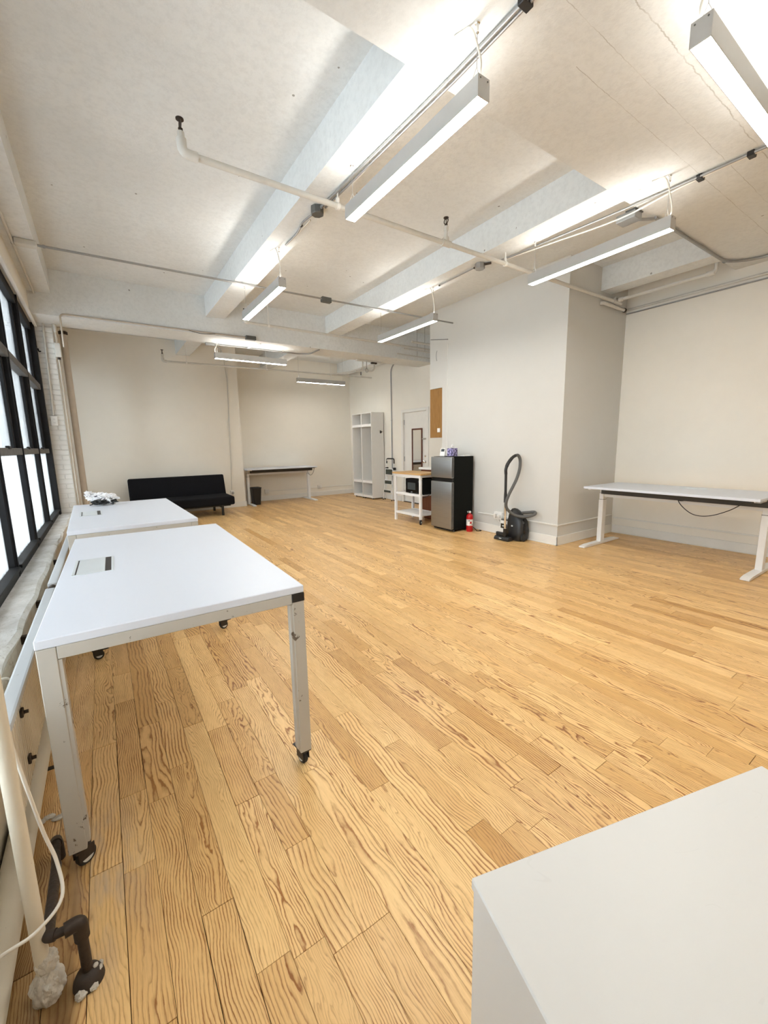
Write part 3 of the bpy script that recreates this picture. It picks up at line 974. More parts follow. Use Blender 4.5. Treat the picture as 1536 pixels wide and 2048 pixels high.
# ================================================================== WHITE CABINET (lower right)
rz = math.atan2(-0.19, 0.666)
cb = thing('storage_cabinet', 'low white cabinet with scuffed top in the lower right corner', 'cabinet', (0.414, 0.384, 0.0), rz)
CW, CD, CH = 0.692, 0.52, 0.72
bx('top_panel', 'cab_white', cb, 0, CW, -CD, 0, CH - 0.020, CH, 0.0025)
bx('side_panel', 'cab_white', cb, 0.003, 0.021, -CD + 0.003, -0.003, 0.0, CH - 0.0208, 0.001)
bx('side_panel', 'cab_white', cb, CW - 0.021, CW - 0.003, -CD + 0.003, -0.003, 0.0, CH - 0.0208, 0.001)
bx('back_panel', 'cab_white', cb, 0.021, CW - 0.021, -0.018, -0.004, 0.0, CH - 0.0208)
bx('shelf', 'cab_white', cb, 0.021, CW - 0.021, -CD + 0.01, -0.018, 0.36, 0.378)
bx('bottom_panel', 'cab_white', cb, 0.021, CW - 0.021, -CD + 0.01, -0.018, 0.03, 0.048)


# ================================================================== STANDING DESKS
def standing_desk(label, cx, cy, rz, L, D, H, legx, foot, hatch, loops):
    r = thing('standing_desk', label, 'desk', (cx, cy, 0), rz, 'height-adjustable desks')
    bx('tabletop', 'laminate', r, -L / 2, L / 2, -D / 2, D / 2, H - 0.028, H, 0.004, 2)
    for s in (-1, 1):
        x = s * legx
        lg = MB().box(x - 0.030, x + 0.030, -0.045, 0.045, 0.03, H - 0.20, 0.003).build('leg', 'white_metal', r)
        bx('inner_tube', 'white_metal', lg, x - 0.0265, x + 0.0265, -0.041, 0.041, H - 0.20, H - 0.115, 0.002)
        bx('top_tube', 'white_metal', lg, x - 0.023, x + 0.023, -0.036, 0.036, H - 0.115, H - 0.03, 0.002)
        bx('collar', 'grey_mesh', lg, x - 0.031, x + 0.031, -0.046, 0.046, H - 0.203, H - 0.199)
        bx('collar', 'grey_mesh', lg, x - 0.0275, x + 0.0275, -0.042, 0.042, H - 0.118, H - 0.114)
        MB().prism([(foot[0], 0.004), (foot[1], 0.004), (foot[1], 0.020), (foot[1] - 0.10, 0.034), (foot[0] + 0.10, 0.034), (foot[0], 0.020)], 'x', x - 0.038, x + 0.038)\
            .build('foot', 'white_metal', r)
        for yy in (foot[0] + 0.02, foot[1] - 0.02):
            MB().cyl((x, yy, 0.0), (x, yy, 0.006), 0.014, 12).build('foot_pad', 'rubber', r)
        bx('side_bracket', 'white_metal', r, x - 0.025, x + 0.025, -D / 2 + 0.06, D / 2 - 0.06, H - 0.045, H - 0.0285)
        bx('bracket_end', 'galv', r, s * (L / 2 - 0.02) - 0.03, s * (L / 2 - 0.02) + 0.01, -D / 2 + 0.05, -D / 2 + 0.17, H - 0.042, H - 0.0285, 0.003)
    bx('crossbar', 'white_metal', r, -legx, legx, -0.02, 0.02, H - 0.165, H - 0.118, 0.002)
    bx('cable_tray', 'grey_mesh', r, -legx + 0.05, legx + 0.06, -0.15, -0.05, H - 0.112, H - 0.0285, 0.002)
    bx('controller', 'black_plastic', r, L / 2 - 0.20, L / 2 - 0.07, -D / 2 + 0.015, -D / 2 + 0.07, H - 0.046, H - 0.0285, 0.003)
    if hatch:
        f = bx('hatch_frame', 'alu_box', r, -0.04, 0.26, 0.20, 0.30, H - 0.001, H + 0.002, 0.001)
        bx('hatch_lid', 'alu_box', f, -0.03, 0.25, 0.21, 0.285, H + 0.002, H + 0.004)
    for pts, mat in loops:
        MB().tube(spline(pts), 0.0045, 8).build('cable', mat, r, smooth=60)
    return r


Hd = 0.815
standing_desk('white standing desk in front of the right wall, black cable hanging in a loop', 5.595, 2.08, -PI / 2, 1.765, 0.85, Hd, 0.845, (-0.455, 0.44), True,
              [([(0.06, -0.10, Hd - 0.06), (0.12, -0.13, Hd - 0.16), (0.26, -0.17, Hd - 0.25), (0.42, -0.20, Hd - 0.245), (0.60, -0.24, Hd - 0.16), (0.74, -0.28, Hd - 0.05)], 'cable_black'),
               ([(0.02, -0.09, Hd - 0.085), (0.07, -0.09, Hd - 0.115), (0.12, -0.09, Hd - 0.12), (0.18, -0.09, Hd - 0.09), (0.22, -0.09, Hd - 0.06)], 'cable_black')])
Hf = 0.885
standing_desk('white standing desk against the far back wall with a bin beneath it', 3.705, 10.215, 0.0, 1.80, 0.76, Hf, 0.80, (-0.47, 0.39), False,
              [([(0.66, -0.30, Hf - 0.04), (0.67, -0.30, Hf - 0.17), (0.73, -0.32, Hf - 0.225), (0.80, -0.33, Hf - 0.16), (0.83, -0.34, Hf - 0.045)], 'grey_mesh')])

# ================================================================== WASTE BIN
bn = thing('waste_bin', 'black plastic waste bin under the far standing desk', 'bin', (3.05, 10.11, 0))
m = MB()
outer = [(0.0, 0.085, 0.105), (0.40, 0.112, 0.135), (0.42, 0.119, 0.142), (0.42, 0.108, 0.131), (0.012, 0.078, 0.098)]
m.loft([(z, 0, 0, a, b, 7) for z, a, b in outer], 28)
m.build('bin_body', 'black_plastic', bn, smooth=30)
MB().loft([(0.405, 0, 0, 0.118, 0.141, 7), (0.415, 0, 0, 0.122, 0.145, 7), (0.425, 0, 0, 0.118, 0.141, 7), (0.425, 0, 0, 0.110, 0.133, 7), (0.405, 0, 0, 0.110, 0.133, 7)], 28)\
    .build('rim', 'black_plastic', bn, smooth=30)

# ================================================================== SOFA
sf = thing('sofa', 'black armless fabric sofa bed against the back wall', 'sofa', (1.31, 9.4, 0))
m = MB().box(-0.93, 0.93, -0.50, 0.30, 0.215, 0.395, 0.045, 4)
for v in m.bm.verts:
    v.co.z += 0.018 * math.cos(v.co.x * 1.5) * max(0, (v.co.z - 0.3)) * 8 - 0.012 * mnoise.noise(v.co * 3)
m.build('seat', 'black_fabric', sf, smooth=50)
mt = Matrix.Translation((0, 0.22, 0.30)) @ Matrix.Rotation(math.radians(-17), 4, 'X')
MB().box(-0.925, 0.925, -0.06, 0.085, 0.0, 0.525, 0.04, 4, mtx=mt).build('backrest', 'black_fabric', sf, smooth=50)
bx('base_frame', 'black_plastic', sf, -0.86, 0.86, -0.40, 0.30, 0.185, 0.215)
for x in (-0.68, 0.68):
    MB().box(x - 0.022, x + 0.022, -0.475, -0.43, 0.0, 0.22, 0.004).build('leg', 'black_plastic', sf)
    MB().box(x - 0.022, x + 0.022, 0.335, 0.38, 0.0, 0.30, 0.004).box(x - 0.02, x + 0.02, -0.43, 0.36, 0.16, 0.19, 0.003).build('leg', 'black_plastic', sf)

# ================================================================== LOCKERS
def locker(label, y0, y1):
    r = thing('open_locker', label, 'locker', (5.70, y0, 0), 0, 'open locker towers')
    D, W, H = 0.378, y1 - y0, 2.215
    bx('side_panel', 'locker', r, 0, D, 0, 0.014, 0.03, H, 0.001)
    bx('side_panel', 'locker', r, 0, D, W - 0.014, W, 0.03, H, 0.001)
    bx('top_panel', 'locker', r, 0.002, D, 0.014, W - 0.014, H - 0.016, H)
    bx('back_panel', 'locker_shade', r, D - 0.012, D, 0.014, W - 0.014, 0.03, H - 0.016)
    for zs in (0.035, 0.415, 1.865):
        s = bx('shelf', 'locker', r, 0.012, D - 0.012, 0.014, W - 0.014, zs + 0.01, zs + 0.05)
        bx('shelf_edge', 'locker_edge', s, 0.0, 0.012, 0.014, W - 0.014, zs, zs + 0.065, 0.002)
    for yy in (0.05, W - 0.05):
        for xx in (0.05, D - 0.05):
            MB().cyl((xx, yy, 0.0), (xx, yy, 0.032), 0.018, 12).build('foot', 'black_plastic', r)
    return r


locker('left of the two open white locker towers in the far corner', 9.405, 9.87)
locker('right of the two open white locker towers, nearer the step ladder', 8.915, 9.395)
hk = MB().tube(spline([(5.98, 8.913, 1.72), (5.98, 8.88, 1.73), (5.98, 8.855, 1.715), (5.98, 8.845, 1.74)]), 0.008, 8).box(5.96, 6.0, 8.906, 8.914, 1.69, 1.76, 0.002)\
    .build('coat_hook', 'black_plastic')
tag(hk, 'small black hook on the side of the right locker tower', 'hook')

# ================================================================== STEP LADDER
sl = thing('step_ladder', 'folded white step ladder with dark treads beside the lockers', 'ladder', (5.93, 8.55, 0))
tilt = 0.10
for yy in (-0.19, 0.19):
    MB().tube([(-0.02, yy, 0.012), (tilt - 0.02, yy * 0.86, 0.80)], 0.012, 10).build('front_rail', 'white_metal', sl, smooth=60)
    MB().tube([(0.045, yy * 1.05, 0.012), (tilt + 0.02, yy * 0.86, 0.80)], 0.011, 10).build('rear_leg', 'white_metal', sl, smooth=60)
    MB().cyl((-0.02, yy, 0.0), (-0.018, yy, 0.03), 0.016, 12).build('foot', 'rubber', sl)
    MB().cyl((0.045, yy * 1.05, 0.0), (0.046, yy * 1.05, 0.03), 0.015, 12).build('foot', 'rubber', sl)
for zc, hh in ((0.23, 0.07), (0.46, 0.11), (0.72, 0.17)):
    x = -0.02 + tilt * zc / 0.8 - 0.02
    st = MB().box(x - 0.008, x + 0.006, -0.165, 0.165, zc - hh * 0.5, zc + hh * 0.5, 0.004).build('step', 'white_metal', sl)
    bx('tread', 'green_rubber', st, x - 0.012, x - 0.008, -0.145, 0.145, zc - hh * 0.38, zc + hh * 0.38, 0.001)
MB().tube(fillet([(tilt - 0.02, -0.163, 0.80), (tilt - 0.01, -0.16, 1.05), (tilt - 0.01, 0.16, 1.05), (tilt - 0.02, 0.163, 0.80)], 0.10, 8), 0.011, 10)\
    .build('hoop', 'white_metal', sl, smooth=60)
MB().tube(fillet([(tilt - 0.011, -0.160, 0.93), (tilt - 0.01, -0.16, 1.05), (tilt - 0.01, 0.16, 1.05), (tilt - 0.011, 0.160, 0.93)], 0.10, 8), 0.016, 10)\
    .build('grip', 'rubber', sl, smooth=60)
for yy in (-0.165, 0.165):
    MB().box(tilt - 0.045, tilt + 0.03, yy - 0.02, yy + 0.02, 0.765, 0.83, 0.008, 2).build('joint', 'rubber', sl)

# ================================================================== KITCHEN CART
kc = thing('kitchen_cart', 'white kitchen cart with butcher block top beside the refrigerator', 'cart', (4.70, 5.86, 0))
MB().box(-0.235, 0.235, -0.43, 0.43, 0.868, 0.90, 0.004, 2).build('worktop', 'butcher', kc)
for sx in (-1, 1):
    for sy in (-1, 1):
        zb = 0.095 if sy < 0 else 0.0
        lg = MB().box(sx * 0.203 - 0.021, sx * 0.203 + 0.021, sy * 0.365 - 0.021, sy * 0.365 + 0.021, zb, 0.868, 0.002).build('leg', 'white_metal', kc)
        if sy < 0:
            mt = Matrix.Translation((sx * 0.203, sy * 0.365, 0.045)) @ Matrix.Rotation(0.5, 4, 'Z') @ Matrix.Rotation(PI / 2, 4, 'X')
            MB().lathe([(0.0, -0.013), (0.036, -0.013), (0.045, -0.006), (0.045, 0.006), (0.036, 0.013), (0.0, 0.013)], 22, mtx=mt).build('wheel', 'rubber', lg, smooth=30)
            MB().lathe([(0.0, -0.015), (0.016, -0.015), (0.016, 0.015), (0.0, 0.015)], 14, mtx=mt).build('wheel_hub', 'alu_box', lg, smooth=30)
            MB().box(sx * 0.203 - 0.018, sx * 0.203 + 0.018, sy * 0.365 - 0.018, sy * 0.365 + 0.018, 0.088, 0.096).build('caster_plate', 'galv', lg)
for zs in (0.49, 0.135):
    bx('shelf', 'white_metal', kc, -0.203, 0.203, -0.365, 0.365, zs + 0.012, zs + 0.036, 0.002)
    for x in (-0.203, 0.203):
        bx('shelf_rail', 'white_metal', kc, x - 0.012, x + 0.012, -0.344, 0.344, zs, zs + 0.045, 0.002)
for x in (-0.203, 0.203):
    bx('top_rail', 'white_metal', kc, x - 0.012, x + 0.012, -0.344, 0.344, 0.815, 0.868, 0.002)
for y in (-0.365, 0.365):
    bx('end_rail', 'white_metal', kc, -0.182, 0.182, y - 0.012, y + 0.012, 0.825, 0.868, 0.002)

mw = thing('microwave', 'black microwave oven on the middle shelf of the cart', 'microwave', (4.70, 5.70, 0.5265))
bx('body', 'black_matte', mw, -0.17, 0.18, -0.24, 0.24, 0.012, 0.27, 0.006, 2)
dr = bx('door', 'black_gloss', mw, -0.19, -0.171, -0.10, 0.238, 0.014, 0.268, 0.004)
bx('door_window', 'facade_glass', dr, -0.1915, -0.190, -0.045, 0.18, 0.075, 0.20)
bx('logo', 'alu_box', dr, -0.1915, -0.190, 0.04, 0.085, 0.030, 0.038)
cp = bx('control_panel', 'black_gloss', mw, -0.19, -0.171, -0.238, -0.103, 0.014, 0.268, 0.004)
bx('display', 'facade_glass', cp, -0.1915, -0.190, -0.22, -0.12, 0.21, 0.245)
for xx in (-0.13, 0.13):
    for yy in (-0.20, 0.20):
        MB().cyl((xx, yy, 0.0), (xx, yy, 0.014), 0.012, 10).build('foot', 'rubber', mw)
MB().tube(spline([(0.0, -0.241, 0.08), (-0.05, -0.30, 0.02), (-0.20, -0.31, -0.03), (-0.25, -0.33, -0.02), (-0.20, -0.40, 0.0)]), 0.004, 8)\
    .build('power_cord', 'cable_black', mw, smooth=60)

# ================================================================== KITCHENETTE BEHIND THE PARTITION
uc = thing('wall_cabinet', 'oak veneer wall cabinet hung at the end of the white partition', 'cabinet', (5.0, 5.51, 1.51))
bx('body', 'oak_cab', uc, 0.012, 1.05, 0.002, 0.30, 0.0, 0.845, 0.001)
bx('end_panel', 'oak_cab', uc, 0.0, 0.012, 0.0, 0.318, -0.004, 0.845, 0.001)
bx('door', 'oak_cab', uc, 0.02, 0.53, 0.301, 0.32, 0.004, 0.84, 0.002)
bx('door', 'oak_cab', uc, 0.535, 1.045, 0.301, 0.32, 0.004, 0.84, 0.002)
bx('light_switch', 'outlet', uc, -0.012, 0.0, 0.045, 0.115, 0.09, 0.16, 0.003)
sc_ = thing('sink_cabinet', 'reddish wooden base cabinet behind the kitchen cart', 'cabinet', (5.0, 5.51, 0))
bx('body', 'red_wood', sc_, 0.0, 1.09, 0.002, 0.56, 0.09, 0.925, 0.001)
bx('plinth', 'red_wood', sc_, 0.0, 1.09, 0.002, 0.50, 0.0, 0.09)
for x in (0.01, 0.55):
    dd = bx('door', 'red_wood', sc_, x, x + 0.53, 0.561, 0.58, 0.10, 0.90, 0.003)
    bx('handle', 'chrome', dd, x + 0.24, x + 0.34, 0.581, 0.60, 0.80, 0.812, 0.003)
ct = thing('countertop', 'off-white countertop over the reddish base cabinet', 'countertop', (5.0, 5.51, 0.926))
bx('slab', 'counter', ct, -0.02, 1.09, 0.001, 0.635, 0.0, 0.040, 0.006, 2)
bx('backsplash', 'counter', ct, -0.02, 1.09, 0.001, 0.02, 0.040, 0.12, 0.003)

# ================================================================== REFRIGERATOR
fr = thing('refrigerator', 'small two-door steel refrigerator with black sides against the white partition', 'refrigerator', (4.72, 4.945, 0))
bx('cabinet', 'black_matte', fr, -0.195, 0.225, -0.243, 0.243, 0.025, 1.196, 0.006, 2)
for nm, za, zb in (('freezer_door', 0.862, 1.192), ('fridge_door', 0.045, 0.800)):
    dd = MB().box(-0.252, -0.200, -0.243, 0.243, za, zb, 0.010, 3).build(nm, 'steel', fr, smooth=40)
    bx('door_edge', 'grey_frame', dd, -0.2505, -0.199, -0.2445, -0.2425, za + 0.012, zb - 0.012)
bx('handle_recess', 'black_gloss', fr, -0.232, -0.200, -0.240, 0.240, 0.800, 0.862)
bx('hinge_cover', 'black_plastic', fr, -0.24, -0.16, -0.23, -0.15, 1.192, 1.206, 0.003)
bx('badge', 'chrome', fr, -0.2535, -0.2515, -0.205, -0.135, 1.145, 1.153)
bx('kick_plate', 'black_plastic', fr, -0.19, -0.17, -0.235, 0.235, 0.004, 0.03)
for xx in (-0.16, 0.19):
    for yy in (-0.21, 0.21):
        MB().cyl((xx, yy, 0.0), (xx, yy, 0.027), 0.016, 10).build('foot', 'rubber', fr)
MB().tube(spline([(0.20, -0.20, 0.06), (0.22, -0.27, 0.03), (0.19, -0.36, 0.006), (0.14, -0.42, 0.006), (0.20, -0.46, 0.006), (0.23, -0.40, 0.006)]), 0.006, 8)\
    .build('power_cord', 'cable_black', fr, smooth=60)

tb = thing('tissue_box', 'lilac patterned tissue box on top of the refrigerator', 'tissue box', (4.665, 4.895, 1.1965), 0.12)
MB().box(-0.058, 0.058, -0.058, 0.058, 0.0, 0.128, 0.002).build('carton', 'lilac', tb)
m = MB()
rr = []
for k, (rad, z) in enumerate(((0.030, 0.127), (0.022, 0.140), (0.026, 0.158), (0.012, 0.180), (0.002, 0.188))):
    rr.append([Vector((rad * math.cos(a) * (1 + 0.35 * math.sin(3 * a + k)), rad * 0.5 * math.sin(a) * (1 + 0.3 * math.cos(2 * a)), z + 0.012 * math.cos(2 * a + k))) for a in [2 * PI * j / 18 for j in range(18)]])
m.rings(rr).build('tissue', 'tissue', tb, smooth=60)
tm = thing('thermometer', 'small white display unit leaning on top of the refrigerator', 'device', (4.60, 5.06, 1.1965), 0.35)
mt = Matrix.Rotation(-0.35, 4, 'Y')
MB().box(-0.012, 0.012, -0.045, 0.045, 0.005, 0.135, 0.005, 2, mtx=Matrix.Translation((0, 0, 0.0)) @ Matrix.Rotation(0.32, 4, 'Y')).build('case', 'outlet', tm)
MB().box(-0.0145, -0.012, -0.030, 0.030, 0.075, 0.120, 0.001, 1, mtx=Matrix.Rotation(0.32, 4, 'Y')).build('screen', 'facade_glass', tm)
MB().box(-0.01, 0.075, -0.04, 0.04, 0.0, 0.008, 0.002).build('stand', 'outlet', tm)
pt = MB().box(4.76, 4.915, 4.73, 4.90, 1.1965, 1.2055, 0.002).box(4.765, 4.90, 4.735, 4.89, 1.2055, 1.212, 0.002).build('paper_stack', 'label_white')
tag(pt, 'small stack of white paper on the back of the refrigerator top', 'paper')

# ================================================================== FIRE EXTINGUISHER
fe = thing('fire_extinguisher', 'small red fire extinguisher standing beside the refrigerator', 'fire extinguisher', (4.775, 4.60, 0))
MB().lathe([(0.0, 0), (0.050, 0), (0.053, 0.008), (0.053, 0.235), (0.049, 0.258), (0.036, 0.277), (0.018, 0.288), (0.016, 0.30), (0.0, 0.30)], 28).build('cylinder', 'red', fe, smooth=40)
lb = MB()
rr = []
for z in (0.10, 0.20):
    rr.append([Vector((0.0538 * math.cos(a), 0.0538 * math.sin(a), z)) for a in [PI * 0.75 + k * PI * 1.15 / 20 for k in range(21)]])
vs = [[lb.bm.verts.new(p) for p in r] for r in rr]
for k in range(20):
    lb.bm.faces.new((vs[0][k], vs[0][k + 1], vs[1][k + 1], vs[1][k]))
lb = lb.build('label', 'label_white', fe, smooth=60)
for a, z0, z1, mt_ in ((1.35, 0.13, 0.165, 'red'), (1.5, 0.115, 0.125, 'box_grey'), (1.2, 0.172, 0.185, 'box_grey')):
    ang = a * PI
    MB().box(0.0535, 0.0548, -0.014, 0.014, z0, z1, mtx=Matrix.Rotation(ang, 4, 'Z')).build('print', mt_, lb)
MB().cyl((0, 0, 0.298), (0, 0, 0.322), 0.013, 14).build('valve', 'chrome', fe, smooth=40)
MB().box(-0.055, 0.018, -0.009, 0.009, 0.322, 0.330, 0.002).build('lever', 'alu_box', fe)
MB().box(-0.05, 0.018, -0.008, 0.008, 0.305, 0.312, 0.002).build('carry_handle', 'alu_box', fe)
MB().cyl((-0.012, -0.012, 0.312), (-0.022, -0.030, 0.318), 0.014, 16).build('gauge', 'label_white', fe)
MB().cyl((0.012, 0, 0.312), (0.045, -0.005, 0.306), 0.007, 10).build('nozzle', 'black_plastic', fe)

# ================================================================== VACUUM CLEANER
vc = thing('vacuum_cleaner', 'black canister vacuum cleaner with grey looped hose against the partition', 'vacuum cleaner', (4.80, 3.78, 0))
MB().loft([(0.0, 0.075, -0.02, 0.085, 0.115, 4), (0.02, 0.075, -0.02, 0.100, 0.135, 4), (0.12, 0.075, -0.02, 0.105, 0.145, 3.2), (0.25, 0.08, -0.015, 0.098, 0.138, 2.8),
           (0.34, 0.085, 0.0, 0.085, 0.118, 2.5), (0.41, 0.09, 0.025, 0.062, 0.085, 2.3), (0.445, 0.095, 0.04, 0.035, 0.045, 2.1), (0.455, 0.095, 0.045, 0.008, 0.01, 2)], 36)\
    .build('body', 'black_plastic', vc, smooth=50)
MB().loft([(0.03, 0.095, -0.06, 0.078, 0.115, 3), (0.15, 0.095, -0.065, 0.084, 0.118, 3), (0.28, 0.10, -0.055, 0.075, 0.105, 3), (0.36, 0.105, -0.03, 0.05, 0.07, 3)], 30)\
    .build('rear_cover', 'black_gloss', vc, smooth=50)
for yy in (-0.155, 0.10):
    MB().cyl((0.04, yy, 0.06), (0.04, yy + 0.02 * (1 if yy > 0 else -1), 0.06), 0.055, 20).build('wheel', 'rubber', vc, smooth=40)
bx('badge', 'alu_box', vc, -0.036, -0.030, -0.03, 0.00, 0.205, 0.228, 0.002)
# floor head
nz = MB().prism([(-0.155, 0.006), (-0.155, 0.03), (-0.135, 0.055), (-0.075, 0.06), (-0.045, 0.03), (-0.045, 0.006)], 'y', -0.05, 0.205)
nz.build('floor_head', 'black_plastic', vc)
MB().box(-0.125, -0.085, 0.07, 0.20, 0.06, 0.115, 0.012, 2).build('head_pedal', 'black_plastic', vc)
bx('head_badge', 'alu_box', vc, -0.158, -0.154, 0.07, 0.11, 0.028, 0.040)
MB().tube(spline([(-0.10, 0.05, 0.05), (-0.11, 0.045, 0.10), (-0.115, 0.04, 0.18)]), [0.03] * 8 + [0.026] * 9, 14).build('head_neck', 'black_plastic', vc, smooth=60)
MB().cyl((-0.115, 0.04, 0.16), (-0.128, 0.035, 0.58), 0.016, 16).build('chrome_wand', 'chrome', vc, smooth=60)
MB().tube([(-0.128, 0.035, 0.56), (-0.129, 0.035, 0.60), (-0.131, 0.035, 0.66), (-0.133, 0.035, 0.72), (-0.142, 0.03, 0.99)], [0.024, 0.024, 0.022, 0.018, 0.018], 16)\
    .build('upper_wand', 'black_plastic', vc, smooth=60)
MB().tube(spline([(-0.142, 0.03, 0.96), (-0.145, 0.03, 1.03), (-0.11, 0.025, 1.11), (-0.03, 0.02, 1.185), (0.03, 0.015, 1.215)]), [0.021] * 12 + [0.024] * 12 + [0.022] * 9, 16)\
    .build('grip', 'black_plastic', vc, smooth=60)
hp = spline([(0.03, 0.015, 1.215), (0.085, 0.01, 1.215), (0.125, 0.005, 1.15), (0.115, 0.0, 1.03), (0.05, -0.01, 0.90), (-0.04, -0.02, 0.79), (-0.125, -0.02, 0.68), (-0.165, -0.01, 0.58),
             (-0.145, 0.0, 0.49), (-0.09, -0.03, 0.42), (-0.035, -0.09, 0.375), (0.02, -0.175, 0.365), (0.06, -0.26, 0.385), (0.095, -0.30, 0.415), (0.13, -0.26, 0.43), (0.12, -0.17, 0.415), (0.10, -0.08, 0.40)], 10)
MB().tube(hp, [0.0205 + (0.0012 if k % 2 else 0) for k in range(len(hp))], 14).build('hose', 'hose', vc, smooth=70)
bx('top_badge', 'alu_box', vc, 0.03, 0.036, 0.04, 0.06, 0.40, 0.412, 0.001)

# ================================================================== MIRROR ON THE DOOR
mi = thing('door_mirror', 'tall narrow mirror in a reddish brown frame hung on the entrance door', 'mirror', (6.10, 7.59, 0.62))
MB().box(0.0, 0.022, -0.19, -0.158, 0, 1.14, 0.003).box(0.0, 0.022, 0.158, 0.19, 0, 1.14, 0.003).box(0.0, 0.022, -0.158, 0.158, 1.105, 1.14, 0.003)\
    .box(0.0, 0.022, -0.158, 0.158, 0, 0.035, 0.003).build('frame', 'mirror_frame', mi)
bx('mirror_glass', 'mirror', mi, 0.010, 0.016, -0.158, 0.158, 0.035, 1.105)
bx('hanger', 'galv', mi, 0.0165, 0.0245, -0.02, 0.02, 1.0, 1.05)


# ================================================================== OUTLETS
def outlet(label, loc, face, w=0.07, h=0.115, depth=0.012, box=0.0, two=True):
    """face: direction the plate looks to: 'x-','y-','y-x'"""
    rz_ = {'y-': 0.0, 'x-': -PI / 2}[face]
    r = thing('wall_outlet', label, 'outlet', loc, rz_, 'wall outlets')
    if box:
        bx('box', 'outlet', r, -w / 2 + 0.002, w / 2 - 0.002, -box, 0.0, -h / 2 + 0.002, h / 2 - 0.002, 0.002)
    p = MB().box(-w / 2, w / 2, -box - depth * .5, -box, -h / 2, h / 2, 0.003).build('plate', 'outlet', r)
    for zc in ((0.024, -0.024) if two else (0.0,)):
        s = MB().lathe([(0.0, 0), (0.015, 0), (0.015, 0.003), (0.0, 0.003)], 16, mtx=Matrix.Translation((0, -box - depth * .5, zc)) @ Matrix.Rotation(PI / 2, 4, 'X')).build('socket', 'locker', p)
        for xx in (-0.006, 0.006):
            bx('slot', 'black_plastic', p, xx - 0.0012, xx + 0.0012, -box - depth * .5 - 0.004, -box - depth * .5 - 0.0025, zc - 0.005, zc + 0.005)
    return r


outlet('white duplex outlet on the painted brick pilaster by the window', (-0.485, 7.449, 1.81), 'y-', 0.075, 0.13, 0.012, 0.03)
outlet('white outlet with round plug to the right of the sofa', (2.46, 9.999, 0.345), 'y-', 0.085, 0.12, 0.012, 0.04, False)
outlet('white outlet beside the bin under the far desk', (3.50, 10.649, 0.245), 'y-', 0.11, 0.11, 0.012, 0.04)
outlet('white outlet on the back wall right of the far desk', (5.02, 10.649, 0.258), 'y-', 0.12, 0.10, 0.012, 0.04)
ow = outlet('white outlet box with plugs left of the vacuum cleaner', (4.999, 4.18, 0.292), 'x-', 0.15, 0.115, 0.012, 0.045)
bx('plug', 'outlet', ow, -0.055, -0.015, -0.095, -0.052, -0.035, 0.03, 0.006)
bx('plug', 'outlet', ow, 0.02, 0.06, -0.085, -0.052, -0.03, 0.02, 0.006)
MB().tube(spline([(0.0, -0.05, -0.05), (0.03, -0.045, -0.10), (0.08, -0.03, -0.08), (0.16, -0.02, -0.02)]), 0.004, 6).build('cord', 'outlet', ow, smooth=60)
pk = thing('filter_package', 'white package with a dark label standing behind the vacuum floor head', 'package', (4.935, 4.03, 0.0))
bx('bag', 'label_white', pk, -0.02, 0.03, -0.06, 0.07, 0.0, 0.235, 0.006, 2)
bx('label', 'black_gloss', pk, -0.0215, -0.0195, -0.055, 0.06, 0.12, 0.19)
bx('label_print', 'alu_box', pk, -0.0225, -0.0215, -0.03, 0.03, 0.145, 0.165)
bx('header_card', 'box_grey', pk, -0.012, 0.02, -0.05, 0.06, 0.235, 0.26)
sp2 = thing('round_plug', 'grey round plug in the outlet right of the sofa', 'plug', (2.468, 9.953, 0.345))
MB().lathe([(0.0, 0), (0.028, 0), (0.030, 0.01), (0.022, 0.022), (0.0, 0.024)], 20, mtx=Matrix.Rotation(PI / 2, 4, 'X')).build('plug_body', 'galv', sp2, smooth=40)


# ================================================================== PIPES AND CONDUITS
def run(name, label, cat, pts, r, mat, fil=0.06, clips=(), clipmat=None, group=None):
    """one pipe run; clips = list of (point, axis) strap positions"""
    base = Vector(pts[0])
    root = thing(name, label, cat, base, 0, group)
    P = [Vector(p) - base for p in pts]
    MB().tube(fillet(P, fil) if len(P) > 2 else P, r, 12).build('tube', mat, root, smooth=60)
    for (c, ax) in clips:
        q = Vector(c) - base
        a = Vector({'x': (1, 0, 0), 'y': (0, 1, 0), 'z': (0, 0, 1)}[ax])
        MB().cyl(q - a * 0.010, q + a * 0.010, r * 1.35, 12).build('coupling', clipmat or mat, root, smooth=40)
    return root


def sprinkler(parent, p, z1, base):
    """upright sprinkler head standing on a pipe at p"""
    b = Vector(base)
    x, y, z = Vector(p) - b
    z1 = z1 - b.z
    n = MB().cyl((x, y, z), (x, y, z1 - 0.075), 0.017, 12).cyl((x, y, z1 - 0.115), (x, y, z1 - 0.075), 0.022, 8).build('nipple', 'pipe_paint', parent, smooth=40)
    h = MB().cyl((x, y, z1 - 0.078), (x, y, z1 - 0.055), 0.014, 12)
    for s in (-1, 1):
        h.tube(spline([(x, y + s * 0.008, z1 - 0.058), (x, y + s * 0.026, z1 - 0.035), (x, y + s * 0.020, z1 - 0.014), (x, y, z1 - 0.006)], 5), 0.0045, 8)
    h.cyl((x, y, z1 - 0.056), (x, y, z1 - 0.008), 0.004, 8)
    h.lathe([(0.0, z1 - 0.008), (0.024, z1 - 0.006), (0.024, z1), (0.0, z1 + 0.001)], 16, c=(x, y, 0))
    h.build('sprinkler_head', 'iron', parent, smooth=40)


